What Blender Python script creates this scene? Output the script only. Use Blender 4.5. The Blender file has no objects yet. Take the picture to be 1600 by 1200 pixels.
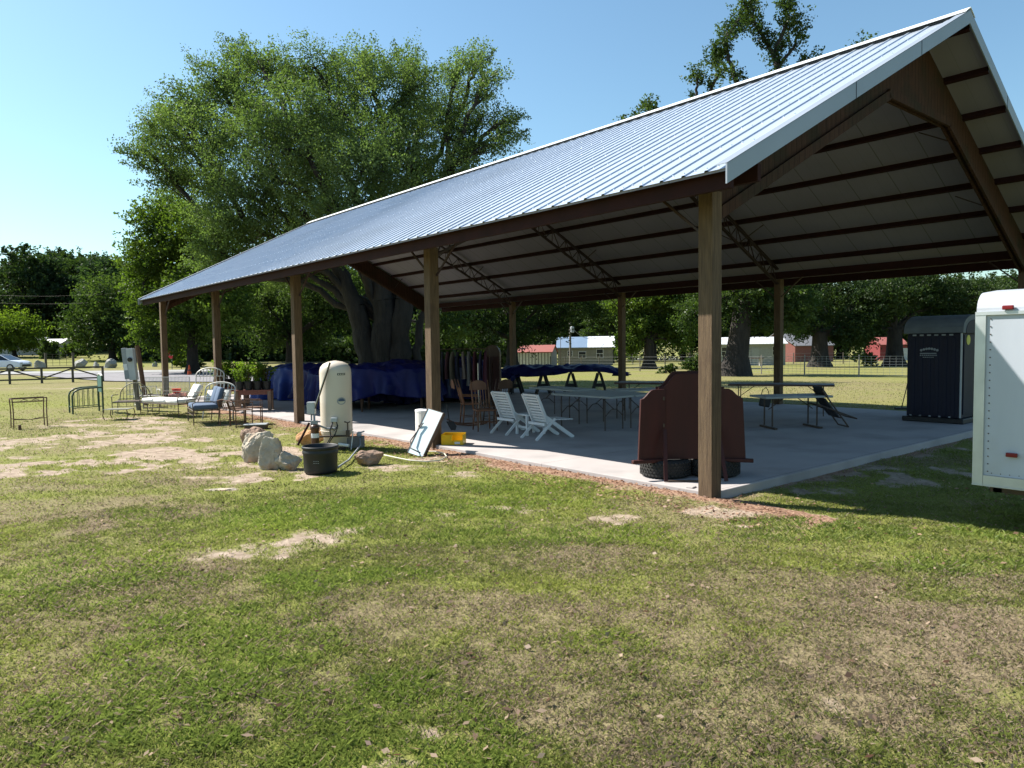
import bpy, math, random
import numpy as np
from mathutils import Vector, Matrix
random.seed(7); rng = np.random.default_rng(11)
S = bpy.context.scene; COL = S.collection
# ------------------------------------------------------------------ camera, world, sun
CAM = Vector((-7.576, -5.267, 1.90)); YAW, PITCH, ROLL = -0.6964, -0.0538, -0.01317; FPX = 1132.3
fw = Vector((-math.sin(YAW)*math.cos(PITCH), math.cos(YAW)*math.cos(PITCH), math.sin(PITCH)))
r0 = Vector((math.cos(YAW), math.sin(YAW), 0)); u0 = r0.cross(fw)
rt = r0*math.cos(ROLL)+u0*math.sin(ROLL); up = -r0*math.sin(ROLL)+u0*math.cos(ROLL)
cd = bpy.data.cameras.new('camera'); cam = bpy.data.objects.new('camera', cd); COL.objects.link(cam)
M = Matrix((rt, up, -fw)).transposed().to_4x4(); M.translation = CAM; cam.matrix_world = M
cd.sensor_width = 36; cd.lens = FPX/1600*36; cd.clip_end = 6000; cd.clip_start = 0.05; S.camera = cam
SUN = Vector((-0.46, 0.86, 1.0)).normalized()
w = bpy.data.worlds.new('World'); S.world = w; w.use_nodes = True
nt = w.node_tree; sky = nt.nodes.new('ShaderNodeTexSky'); sky.sky_type = 'NISHITA'; sky.sun_disc = False
sky.sun_elevation = math.asin(SUN.z); sky.sun_rotation = math.atan2(SUN.x, SUN.y)
sky.air_density = 1.15; sky.dust_density = 0.55; sky.ozone_density = 1.6
bg = nt.nodes['Background']; tint = nt.nodes.new('ShaderNodeMix'); tint.data_type = 'RGBA'; tint.blend_type = 'MULTIPLY'; tint.inputs[0].default_value = 1
tint.inputs[7].default_value = (0.90, 1.09, 1.09, 1); nt.links.new(sky.outputs[0], tint.inputs[6]); nt.links.new(tint.outputs[2], bg.inputs[0]); bg.inputs[1].default_value = 0.068
sl = bpy.data.lights.new('sun', 'SUN'); sl.energy = 4.9; sl.angle = math.radians(0.5); sl.color = (1, 0.945, 0.86)
so = bpy.data.objects.new('sun', sl); COL.objects.link(so); so.rotation_euler = SUN.to_track_quat('Z', 'Y').to_euler()
S.view_settings.view_transform = 'Standard'; S.view_settings.look = 'None'; S.view_settings.gamma = 1
S.view_settings.exposure = 1.25
S.render.engine = 'CYCLES'; S.cycles.max_bounces = 7; S.cycles.transparent_max_bounces = 6
FH = Vector((-math.sin(YAW), math.cos(YAW), 0)); RH = Vector((math.cos(YAW), math.sin(YAW), 0))

# ------------------------------------------------------------------ terrain and placing
def HZn(x, y):                     # falls away behind and right of the yard, rises gently beyond the road on the left
    dx, dy = x-CAM.x, y-CAM.y; d = np.hypot(dx, dy)+1e-6; a = (dx*RH.x+dy*RH.y)/d
    g = np.clip((a+.34)/.36, 0, 1); g = g*g*(3-2*g); f = np.clip((dx*FH.x+dy*FH.y)/d*4, 0, 1)
    q = d-32; p = d-80
    return f*(g*np.maximum(-.014*(np.sqrt(q*q+16)+q)/2, -3.2)+(1-g)*np.minimum(.032*(np.sqrt(p*p+16)+p)/2, 2.4))
def HZ(x, y):                      # the land falls away gently beyond the yard
    return float(HZn(x, y))
def ray(u, v):
    d = rt*((u-800)/FPX)+up*(-(v-600)/FPX)+fw
    return d
def G(u, v, z=0.0):                # point of a level plane seen at photo pixel u, v
    d = ray(u, v); t = (z-CAM.z)/d.z; p = CAM+d*t
    return Vector((p.x, p.y, z))
def T(u, v):                       # point of the terrain seen at u, v
    d = ray(u, v); t = 5
    for i in range(4000):
        p = CAM+d*t
        if p.z <= HZ(p.x, p.y): break
        t += 0.1
    return Vector((p.x, p.y, HZ(p.x, p.y)))
def Dp(u, v, D):                   # point at distance D along the view axis
    return CAM+ray(u, v)*D
def ground_at(u, D):
    p = Dp(u, 540, D); return Vector((p.x, p.y, HZ(p.x, p.y)))

# ------------------------------------------------------------------ mesh builder
class MB:
    def __init__(s): s.v = []; s.f = []
    def add(s, vs, fs):
        o = len(s.v); s.v += [tuple(v) for v in vs]; s.f += [tuple(i+o for i in f) for f in fs]; return s
    def box(s, x0, y0, z0, x1, y1, z1):
        v = [(x0,y0,z0),(x1,y0,z0),(x1,y1,z0),(x0,y1,z0),(x0,y0,z1),(x1,y0,z1),(x1,y1,z1),(x0,y1,z1)]
        return s.add(v, [(3,2,1,0),(4,5,6,7),(0,1,5,4),(1,2,6,5),(2,3,7,6),(3,0,4,7)])
    def cbox(s, c, sz, R=None):
        c = Vector(c); R = R or Matrix.Identity(3); a, b, d = sz[0]/2, sz[1]/2, sz[2]/2
        v = [c+R@Vector(q) for q in [(-a,-b,-d),(a,-b,-d),(a,b,-d),(-a,b,-d),(-a,-b,d),(a,-b,d),(a,b,d),(-a,b,d)]]
        return s.add(v, [(3,2,1,0),(4,5,6,7),(0,1,5,4),(1,2,6,5),(2,3,7,6),(3,0,4,7)])
    def bar(s, p, q, w, h=None, upv=(0,0,1)):
        h = h or w; p, q = Vector(p), Vector(q); d = (q-p); L = d.length; d.normalize()
        a = d.cross(Vector(upv))
        if a.length < 1e-3: a = d.cross(Vector((1,0,0)))
        a.normalize(); b = a.cross(d)
        R = Matrix((a, d, b)).transposed()
        return s.cbox((p+q)/2, (w, L, h), R)
    def tube(s, pts, r, n=6, caps=True):
        pts = [Vector(p) for p in pts]; rs = r if isinstance(r, (list, tuple)) else [r]*len(pts)
        vs = []; fs = []; prev = None
        for i, p in enumerate(pts):
            d = (pts[min(i+1, len(pts)-1)]-pts[max(i-1, 0)]); 
            if d.length < 1e-6: d = Vector((0,0,1))
            d.normalize()
            if prev is None:
                a = d.cross(Vector((0,0,1)))
                if a.length < 0.05: a = d.cross(Vector((1,0,0)))
            else: a = prev-d*prev.dot(d)
            a.normalize(); prev = a; b = d.cross(a)
            for k in range(n):
                t = 2*math.pi*k/n; vs.append(p+(a*math.cos(t)+b*math.sin(t))*rs[i])
        for i in range(len(pts)-1):
            for k in range(n):
                k2 = (k+1) % n; fs.append((i*n+k, i*n+k2, (i+1)*n+k2, (i+1)*n+k))
        if caps: fs.append(tuple(range(n-1, -1, -1))); fs.append(tuple((len(pts)-1)*n+k for k in range(n)))
        return s.add(vs, fs)
    def lathe(s, prof, n=24, c=(0,0,0), R=None):
        c = Vector(c); R = R or Matrix.Identity(3); vs = []; fs = []
        for r, z in prof:
            for k in range(n):
                t = 2*math.pi*k/n; vs.append(c+R@Vector((r*math.cos(t), r*math.sin(t), z)))
        for i in range(len(prof)-1):
            for k in range(n):
                k2 = (k+1) % n; fs.append((i*n+k, i*n+k2, (i+1)*n+k2, (i+1)*n+k))
        fs.append(tuple(range(n-1, -1, -1))); fs.append(tuple((len(prof)-1)*n+k for k in range(n)))
        return s.add(vs, fs)
    def prism(s, poly, a, b, o=(0,0,0), ex=(1,0,0), ey=(0,0,1), en=(0,1,0)):
        # polygon in the ex, ey plane, extruded from a to b along en
        o, ex, ey, en = Vector(o), Vector(ex), Vector(ey), Vector(en); n = len(poly)
        v = [o+ex*x+ey*y+en*a for x, y in poly]+[o+ex*x+ey*y+en*b for x, y in poly]
        f = [tuple(range(n)), tuple(range(2*n-1, n-1, -1))]+[(i, i+n, (i+1) % n+n, (i+1) % n) for i in range(n)]
        return s.add(v, f)
    def build(s, name, m, parent=None, smooth=False, bevel=0, loc=None, rot=None):
        me = bpy.data.meshes.new(name); me.from_pydata(s.v, [], s.f); me.validate(); me.update()
        if isinstance(m, list):
            for x in m: me.materials.append(x)
        else: me.materials.append(m)
        if smooth:
            for p in me.polygons: p.use_smooth = True
        o = bpy.data.objects.new(name, me); COL.objects.link(o)
        if parent: o.parent = parent
        if loc is not None: o.location = loc
        if rot is not None: o.rotation_euler = rot
        if bevel:
            b = o.modifiers.new('bevel', 'BEVEL'); b.width = bevel; b.segments = 2; b.limit_method = 'ANGLE'
        return o
def np_mesh(name, V, F, m, parent=None, col=None, smooth=False):
    me = bpy.data.meshes.new(name); V = np.asarray(V, np.float32); F = np.asarray(F, np.int32)
    n, k = F.shape; me.vertices.add(len(V)); me.vertices.foreach_set('co', V.ravel())
    me.loops.add(n*k); me.loops.foreach_set('vertex_index', F.ravel())
    me.polygons.add(n); me.polygons.foreach_set('loop_start', np.arange(n, dtype=np.int32)*k)
    if smooth: me.polygons.foreach_set('use_smooth', np.ones(n, bool))
    if col is not None:
        a = me.color_attributes.new('mask', 'FLOAT_COLOR', 'POINT')
        c = np.ones((len(V), 4), np.float32); c[:, :3] = col; a.data.foreach_set('color', c.ravel())
    me.update(calc_edges=True); me.materials.append(m)
    o = bpy.data.objects.new(name, me); COL.objects.link(o)
    if parent: o.parent = parent
    return o
def tag(o, label=None, cat=None, group=None, kind=None):
    if label: o['label'] = label
    if cat: o['category'] = cat
    if group: o['group'] = group
    if kind: o['kind'] = kind
    return o
def thing(name, label, cat, loc=(0,0,0), rz=0, group=None, rot=None):
    o = bpy.data.objects.new(name, None); COL.objects.link(o); o.location = loc; o.rotation_euler = rot or (0,0,rz)
    o.empty_display_size = 0.2
    return tag(o, label, cat, group)
def copy_tree(o, parent=None):
    c = o.copy(); COL.objects.link(c); c.parent = parent
    for ch in [x for x in list(COL.objects) if x.parent == o]: copy_tree(ch, c)
    return c
def heading(d): return math.atan2(d.y, d.x)
RZ = heading(RH)                   # local +x runs to the right of the photo when rotated by this

# ------------------------------------------------------------------ materials
def mat(name, c, rough=0.7, c2=None, scale=6.0, metal=0.0, bump=0.0, stretch=(1,1,1), detail=5, contrast=1.0,
        bscale=None, spec=0.4, coord='Object', trans=0.0, c3=None, scale3=1.0, lo3=.55, hi3=.7):
    m = bpy.data.materials.new(name); m.use_nodes = True; t = m.node_tree; N = t.nodes; L = t.links
    b = N['Principled BSDF']; b.inputs['Roughness'].default_value = rough; b.inputs['Metallic'].default_value = metal
    b.inputs['Specular IOR Level'].default_value = spec
    tc = N.new('ShaderNodeTexCoord'); mp = N.new('ShaderNodeMapping'); mp.inputs['Scale'].default_value = stretch
    L.new(tc.outputs[coord], mp.inputs[0])
    if c2 is None: c2 = tuple(x*0.72 for x in c)
    no = N.new('ShaderNodeTexNoise'); no.inputs['Scale'].default_value = scale; no.inputs['Detail'].default_value = detail
    L.new(mp.outputs[0], no.inputs[0])
    r = N.new('ShaderNodeValToRGB'); k = 0.5/contrast*0.5
    r.color_ramp.elements[0].position = 0.5-k; r.color_ramp.elements[1].position = 0.5+k
    r.color_ramp.elements[0].color = (*c2, 1); r.color_ramp.elements[1].color = (*c, 1)
    L.new(no.outputs[0], r.inputs[0]); out = r.outputs[0]
    if c3 is not None:
        n3 = N.new('ShaderNodeTexNoise'); n3.inputs['Scale'].default_value = scale3; n3.inputs['Detail'].default_value = 6
        L.new(tc.outputs[coord], n3.inputs[0])
        mr = N.new('ShaderNodeMapRange'); mr.inputs[1].default_value = lo3; mr.inputs[2].default_value = hi3; L.new(n3.outputs[0], mr.inputs[0])
        mx = N.new('ShaderNodeMix'); mx.data_type = 'RGBA'; L.new(mr.outputs[0], mx.inputs[0]); L.new(out, mx.inputs[6]); mx.inputs[7].default_value = (*c3, 1)
        out = mx.outputs[2]
    L.new(out, b.inputs['Base Color'])
    if bump:
        nb = N.new('ShaderNodeTexNoise'); nb.inputs['Scale'].default_value = bscale or scale*4; nb.inputs['Detail'].default_value = 6
        L.new(mp.outputs[0], nb.inputs[0]); bp = N.new('ShaderNodeBump'); bp.inputs['Strength'].default_value = 1.0; bp.inputs['Distance'].default_value = bump
        L.new(nb.outputs[0], bp.inputs['Height']); L.new(bp.outputs[0], b.inputs['Normal'])
    return m
def leafmat(name, a, bb, trans=0.45, scale=0.35):
    m = bpy.data.materials.new(name); m.use_nodes = True; t = m.node_tree; N = t.nodes; L = t.links
    for n in list(N): N.remove(n)
    o = N.new('ShaderNodeOutputMaterial'); d = N.new('ShaderNodeBsdfDiffuse'); tr = N.new('ShaderNodeBsdfTranslucent')
    gl = N.new('ShaderNodeBsdfGlossy'); gl.inputs['Roughness'].default_value = 0.45; gl.inputs['Color'].default_value = (.5,.5,.5,1)
    tc = N.new('ShaderNodeTexCoord'); no = N.new('ShaderNodeTexNoise'); no.inputs['Scale'].default_value = scale; no.inputs['Detail'].default_value = 8
    L.new(tc.outputs['Object'], no.inputs[0]); r = N.new('ShaderNodeValToRGB')
    r.color_ramp.elements[0].position = .38; r.color_ramp.elements[1].position = .66
    r.color_ramp.elements[0].color = (*a, 1); r.color_ramp.elements[1].color = (*bb, 1); L.new(no.outputs[0], r.inputs[0])
    L.new(r.outputs[0], d.inputs[0])
    hs = N.new('ShaderNodeMix'); hs.data_type = 'RGBA'; hs.blend_type = 'MULTIPLY'; hs.inputs[0].default_value = 1; hs.inputs[7].default_value = (1.12, 1.25, .5, 1)
    L.new(r.outputs[0], hs.inputs[6]); L.new(hs.outputs[2], tr.inputs[0])
    m1 = N.new('ShaderNodeMixShader'); m1.inputs[0].default_value = trans; L.new(d.outputs[0], m1.inputs[1]); L.new(tr.outputs[0], m1.inputs[2])
    m2 = N.new('ShaderNodeMixShader'); m2.inputs[0].default_value = 0.02; L.new(m1.outputs[0], m2.inputs[1]); L.new(gl.outputs[0], m2.inputs[2])
    L.new(m2.outputs[0], o.inputs[0]); return m
def flat(name, c, rough=.5, metal=0, **k): return mat(name, c, rough, c2=tuple(x*.85 for x in c), metal=metal, **k)

X = {}
X['post'] = mat('treated post wood', (.150,.098,.055), .9, (.062,.038,.022), 9, bump=.006, stretch=(6,6,.35), bscale=30, c3=(.07,.04,.024), scale3=2.2, lo3=.56, hi3=.75)
X['rust'] = mat('red primer steel', (.032,.009,.008), .85, (.018,.006,.005), 3, spec=.2)
X['dsteel'] = mat('dark truss steel', (.045,.022,.018), .6, (.025,.014,.012), 4)
X['clad'] = mat('stained cedar boards', (.075,.038,.024), .8, (.034,.018,.012), 5, bump=.004, stretch=(9,1,.5), bscale=20, spec=.1, c3=(.03,.026,.016), scale3=1.5, lo3=.5, hi3=.68)
X['roof'] = mat('galvalume sheet', (.56,.62,.71), .32, (.49,.55,.64), .7, metal=.45, c3=(.44,.49,.56), scale3=.35, lo3=.5, hi3=.75, stretch=(1,3,1))
X['trim'] = mat('pale roof trim', (.25,.285,.335), .5, (.22,.255,.30), 1.2, metal=.15)
X['conc'] = mat('broom finished concrete', (.42,.385,.375), .9, (.32,.295,.288), .9, bump=.001, bscale=90, c3=(.26,.245,.24), scale3=.8, lo3=.5, hi3=.72, spec=.2)
X['white'] = mat('white plastic', (.72,.73,.74), .45, (.62,.63,.65), 3)
X['tank'] = mat('almond tank paint', (.62,.55,.46), .38, (.55,.48,.395), 2, c3=(.42,.38,.26), scale3=2.5, lo3=.58, hi3=.8)
X['black'] = mat('black plastic', (.018,.018,.02), .5)
X['rubber'] = mat('tyre rubber', (.022,.021,.021), .75, (.035,.032,.03), 7)
X['cherry'] = mat('cherry veneer', (.055,.009,.007), .6, (.028,.005,.004), 3, stretch=(3,3,.3))
X['tarp'] = mat('blue tarpaulin', (.006,.009,.085), .5, (.004,.006,.055), 1.5, bump=.015, bscale=4, spec=.18)
X['tarpb'] = mat('bright blue tarpaulin', (.012,.034,.20), .5, (.009,.022,.13), 1.5, bump=.015, bscale=4, spec=.2)
X['iron'] = mat('weathered dark iron', (.05,.042,.035), .6, (.09,.05,.03), 12)
X['irong'] = mat('grey green iron', (.20,.21,.16), .6, (.10,.08,.05), 12)
X['ironw'] = mat('white painted iron', (.66,.66,.63), .5, (.45,.42,.38), 14)
X['rustiron'] = mat('rusty brown iron', (.12,.06,.035), .7, (.07,.035,.02), 12)
X['green'] = mat('old green paint', (.05,.10,.06), .6, (.035,.05,.03), 8)
X['teal'] = mat('teal panel', (.04,.13,.12), .5)
X['bluecush'] = mat('slate blue cushion cloth', (.085,.125,.19), .9, (.06,.09,.15), 5, bump=.01, bscale=7)
X['whitecush'] = mat('white cushion cloth', (.78,.77,.74), .9, (.68,.66,.62), 5, bump=.01, bscale=7)
X['pinkcush'] = mat('faded pink cushion cloth', (.45,.22,.19), .9)
X['redplas'] = flat('red plastic', (.45,.04,.03))
X['greytop'] = mat('grey folding table top', (.36,.37,.36), .55, (.31,.32,.31), 3)
X['browntop'] = mat('brown table top', (.10,.05,.035), .5, (.07,.035,.025), 4)
X['bench'] = mat('red stained bench wood', (.23,.085,.06), .7, (.15,.055,.04), 5, stretch=(6,1,1), bump=.003)
X['benchleg'] = mat('grey brown bench leg', (.26,.17,.12), .8, (.17,.11,.08), 6, stretch=(6,6,.6), bump=.003)
X['rock'] = mat('limestone', (.56,.49,.39), .9, (.27,.23,.18), 4.2, bump=.035, bscale=14, c3=(.34,.17,.08), scale3=2.0, lo3=.5, hi3=.66)
X['rocko'] = mat('orange stained rock', (.50,.30,.13), .9, (.28,.14,.06), 3.2, bump=.035, bscale=14)
X['rockb'] = mat('brown limestone', (.36,.25,.18), .9, (.19,.12,.085), 4.5, bump=.06, bscale=8)
X['rockg'] = mat('pale grey boulder', (.42,.41,.38), .9, (.2,.2,.18), 1.5, bump=.1, bscale=3)
X['grey'] = flat('grey enclosure', (.27,.29,.31))
X['greyl'] = flat('light grey metal', (.42,.45,.47), .4)
X['conblock'] = mat('concrete block', (.24,.22,.20), .95, (.15,.14,.13), 10, bump=.004)
X['yellow'] = flat('yellow plastic bin', (.72,.46,.01), .4)
X['foam'] = mat('pale blue foam board', (.62,.72,.75), .6, (.56,.66,.70), 2)
X['navy'] = mat('navy plastic', (.005,.0055,.022), .65, (.004,.0045,.017), 2)
X['toiletroof'] = mat('grey plastic roof', (.13,.145,.155), .7)
X['trailer'] = mat('white trailer skin', (.42,.45,.51), .45, (.37,.40,.45), 1.5, stretch=(1,3,.4), c3=(.33,.32,.29), scale3=1.3, lo3=.55, hi3=.8)
X['alum'] = mat('aluminium trim', (.55,.57,.58), .35, (.42,.44,.45), 4, metal=.5)
X['redlens'] = flat('red lens', (.17,.006,.010), .3)
X['bark'] = mat('oak bark', (.038,.031,.026), .95, (.015,.012,.010), 2.0, bump=.08, stretch=(2,2,.5), bscale=5)
X['barkg'] = mat('grey oak bark', (.040,.034,.030), .95, (.017,.014,.012), 2.5, bump=.08, stretch=(2,2,.5), bscale=5)
X['oakleaf'] = leafmat('oak leaves', (.058,.092,.036), (.155,.215,.085), .5)
X['leafa'] = leafmat('bright leaves', (.045,.078,.014), (.125,.18,.035), .5)
X['leafb'] = leafmat('mid leaves', (.030,.055,.018), (.085,.125,.035), .45)
X['leafc'] = leafmat('dark leaves', (.018,.036,.013), (.055,.085,.028), .4)
X['leafd'] = leafmat('bluish dark leaves', (.020,.040,.020), (.052,.085,.040), .4)
X['leafy'] = leafmat('yellow green leaves', (.075,.12,.016), (.16,.22,.03), .5)
X['potleaf'] = leafmat('shrub leaves', (.075,.13,.02), (.21,.29,.045), .5, 3)
X['gravel'] = mat('grey gravel drive', (.23,.22,.235), .95, (.155,.15,.16), 1.2, bump=.01, bscale=30)
X['asph'] = mat('old pale asphalt', (.27,.27,.265), .9, (.22,.22,.215), .3)
X['car'] = mat('white car paint', (.62,.66,.72), .25, (.60,.64,.70), 1)
X['glass'] = flat('dark window glass', (.015,.02,.03), .08)
X['chrome'] = flat('alloy', (.4,.4,.42), .3, .8)
X['sign'] = flat('red sign face', (.62,.03,.045), .5)
X['signw'] = flat('white lettering', (.75,.75,.75), .5)
X['orange'] = flat('orange cone', (.8,.10,.02), .5)
X['fence'] = mat('dark fence rail', (.055,.05,.04), .8, (.09,.08,.06), 4)
X['wire'] = flat('galvanised wire', (.30,.31,.31), .5, .4)
X['wpost'] = mat('grey fence post', (.28,.26,.23), .9)
X['redmetal'] = mat('faded red roof', (.30,.095,.08), .7, (.23,.075,.062), 1, stretch=(1,8,1))
X['redbarn'] = mat('red barn siding', (.20,.035,.038), .8)
X['brick'] = mat('red brick', (.22,.085,.07), .9)
X['beige'] = mat('beige siding', (.24,.225,.185), .85)
X['whitesid'] = mat('white siding', (.42,.44,.46), .7)
X['blueroof'] = mat('blue grey roof', (.26,.34,.44), .4, (.20,.28,.38), .5, metal=.3)
X['whiteroof'] = mat('white metal roof', (.75,.76,.77), .4)
X['shingle'] = mat('grey shingles', (.20,.20,.21), .9)
X['paint'] = flat('worn white paint', (.7,.7,.7))
X['hose'] = flat('cream hose', (.55,.52,.42), .5)
X['pvc'] = flat('white pvc', (.72,.72,.69), .4)
X['canister'] = mat('brown canister', (.075,.035,.022), .35)
X['wooddk'] = mat('dark turned wood', (.085,.038,.02), .45, (.05,.022,.012), 5)
X['woodlt'] = mat('worn orange wood', (.20,.085,.04), .5, (.12,.05,.025), 5)
X['yel'] = flat('yellow sticker', (.55,.50,.05))
X['whitech'] = mat('white chair paint', (.68,.69,.70), .5, (.58,.59,.60), 6)
X['term'] = mat('grey weathered pole', (.20,.185,.16), .9, (.12,.11,.095), 6, stretch=(4,4,.5))

def ceilmat():
    m = mat('grey insulation facing', (.245,.232,.275), .9, (.21,.198,.235), .8); t = m.node_tree; N = t.nodes; L = t.links
    b = N['Principled BSDF']; src = b.inputs['Base Color'].links[0].from_socket
    tc = N.new('ShaderNodeTexCoord'); sx = N.new('ShaderNodeSeparateXYZ'); L.new(tc.outputs['Object'], sx.inputs[0])
    def mn(op, a, v):
        n = N.new('ShaderNodeMath'); n.operation = op
        if isinstance(a, (int, float)): n.inputs[0].default_value = a
        else: L.new(a, n.inputs[0])
        n.inputs[1].default_value = v; return n.outputs[0]
    q = mn('FRACT', mn('MULTIPLY', sx.outputs[1], 1/0.915), 0); lt = mn('LESS_THAN', q, .022)
    q2 = mn('FRACT', mn('MULTIPLY', sx.outputs[1], 3/0.915), 0); lt2 = mn('MULTIPLY', mn('LESS_THAN', q2, .03), .3)
    ad = N.new('ShaderNodeMath'); ad.operation = 'MAXIMUM'; L.new(lt, ad.inputs[0]); L.new(lt2, ad.inputs[1])
    mx = N.new('ShaderNodeMix'); mx.data_type = 'RGBA'; L.new(ad.outputs[0], mx.inputs[0]); L.new(src, mx.inputs[6]); mx.inputs[7].default_value = (.12,.12,.12,1)
    L.new(mx.outputs[2], b.inputs['Base Color']); return m
X['ceil'] = ceilmat()
def clad_lines(m, axis=0, step=.14, dark=(.02,.01,.006), w=.08):
    t = m.node_tree; N = t.nodes; L = t.links; b = N['Principled BSDF']; src = b.inputs['Base Color'].links[0].from_socket
    tc = N.new('ShaderNodeTexCoord'); sx = N.new('ShaderNodeSeparateXYZ'); L.new(tc.outputs['Object'], sx.inputs[0])
    a = N.new('ShaderNodeMath'); a.operation = 'MULTIPLY'; a.inputs[1].default_value = 1/step; L.new(sx.outputs[axis], a.inputs[0])
    f = N.new('ShaderNodeMath'); f.operation = 'FRACT'; L.new(a.outputs[0], f.inputs[0])
    l = N.new('ShaderNodeMath'); l.operation = 'LESS_THAN'; l.inputs[1].default_value = w; L.new(f.outputs[0], l.inputs[0])
    mx = N.new('ShaderNodeMix'); mx.data_type = 'RGBA'; L.new(l.outputs[0], mx.inputs[0]); L.new(src, mx.inputs[6]); mx.inputs[7].default_value = (*dark, 1)
    L.new(mx.outputs[2], b.inputs['Base Color'])
clad_lines(X['clad'])
clad_lines(X['conc'], 1, 3.048, (.16,.15,.15), .0035)
clad_lines(X['whiteroof'], 0, .4, (.45,.46,.48), .15)
X['slats'] = mat('white vertical siding', (.66,.68,.70), .7); clad_lines(X['slats'], 0, .38, (.20,.20,.21), .35)

# ------------------------------------------------------------------ ground masks
def vnoise(x, y, s, seed):
    r = np.random.default_rng(seed); tb = r.random((256, 256)); x = x/s; y = y/s
    xi = np.floor(x).astype(int); yi = np.floor(y).astype(int); fx = x-xi; fy = y-yi
    fx = fx*fx*(3-2*fx); fy = fy*fy*(3-2*fy); g = lambda a, b: tb[a % 256, b % 256]
    return (g(xi,yi)*(1-fx)+g(xi+1,yi)*fx)*(1-fy)+(g(xi,yi+1)*(1-fx)+g(xi+1,yi+1)*fx)*fy
def fbm(x, y, s, seed, o=4):
    t = 0; a = .5; n = 0
    for i in range(o): t = t+a*vnoise(x, y, s/2**i, seed+i*17); n += a; a *= .55
    return t/n
def sm(a, b, x): t = np.clip((x-a)/(b-a), 0, 1); return t*t*(3-2*t)
def blobs(x, y, L, q=.5, seed=5):
    o = np.zeros_like(x); nz = fbm(x, y, .7, seed)-.5
    for (u, v, a, b, s) in L:      # centre by where it lies, half length to the right, half length away
        c = G(u, v); dx, dy = x-c.x, y-c.y; l = dx*RH.x+dy*RH.y; f = dx*FH.x+dy*FH.y
        r = np.sqrt((l/a)**2+(f/b)**2)+nz*2.2
        o = np.maximum(o, s*(1-sm(.55, 1.15, r)))
    return o
DIRT_SHADE = [(383,866,.42,.22,1.25),(470,850,.50,.26,1.1),(520,832,.35,.3,.7),(345,763,.30,.14,1),(960,806,.28,.16,1),(1060,812,.34,.12,.8),(1180,796,.75,.22,1.2),  # last patch, beside the gable corner, is soil colour in place of shadow
        (620,728,.9,.35,.7),(790,792,.25,.12,.7),(610,760,.22,.1,.5),(680,715,.7,.3,.9),(5,735,.9,.9,1),(60,690,1.2,.6,.6),(200,722,1.6,.55,.85),(330,728,1.4,.45,.85),(130,735,1.0,.35,.6),
        (320,700,1.6,.5,.7),(260,668,1.3,.4,.7),(420,700,.9,.6,.7),(450,640,.5,.8,.6),(1290,760,.5,.25,.9),(1410,725,.9,.35,.8),(1380,690,.6,.3,.4),
        (640,1140,.15,.08,.7),(1100,1098,.3,.2,.5),(500,1110,.18,.1,.4),(1330,1090,.3,.15,.4),(20,640,1.2,2.,.25),(60,606,4,.9,.5),(180,606,4,.7,.7),(620,1190,.12,.06,.6),(280,745,.9,.2,.6),(30,760,.5,.2,.5),(90,712,1,.3,.7)]
BARE_SHADE = [(120,690,3.2,1.6,.8),(300,705,2.6,1.4,1),(380,745,1.8,.6,.8),(60,730,2.2,1.0,.9),(250,660,3.5,2.0,.6),(430,670,1.2,1.0,.8),(640,735,1.4,.5,.7),(430,858,.7,.35,.5),(1010,812,1.0,.35,.8),(1180,800,1.0,.4,.9),(1350,740,1.8,.6,.9),(1450,700,1.6,.6,.8),(640,1170,.5,.3,.7),(760,800,1.2,.4,.5)]  # bare soil right of the near post stands in for shadow there
DRY = [(760,980,1.5,.8,.9),(1100,1060,1.9,1.3,1.0),(1400,1000,1.6,1.1,.9),(1500,1130,1.2,.8,.6),(900,880,1.4,.5,.5),(120,800,2.0,.8,.9),(260,890,1.0,.5,.7),(420,1080,.8,.35,.7),(700,860,1.2,.3,.3),
       (1250,900,1.8,.6,.7),(60,760,1.2,.5,.7),(250,740,2.4,.9,.6),(600,950,.8,.5,.6),(1570,900,1.2,.5,.4),(800,1140,.6,.3,.5),(1000,960,1.5,.6,.7),(230,980,.4,.25,.4)]
LUSH = [(120,900,1.0,.9,.8),(250,1050,1.2,.9,.8),(80,1100,.8,.6,.9),(560,1080,.9,.5,.7),(480,900,.8,.35,1),(620,800,2.4,.8,1),(400,800,1.5,.4,.7),(800,760,1.5,.5,.8),(900,830,1.6,.5,.6),(1250,830,2.,.5,.8),
        (1500,880,1.4,.3,.7),(640,1180,.8,.25,.8),(920,1000,.5,.2,.6),(60,700,2.0,.6,.4),(330,900,.5,.3,.7),(200,650,3,1.2,.5),(130,680,1.6,.5,.6),(760,1160,.5,.25,.7)]
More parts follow.
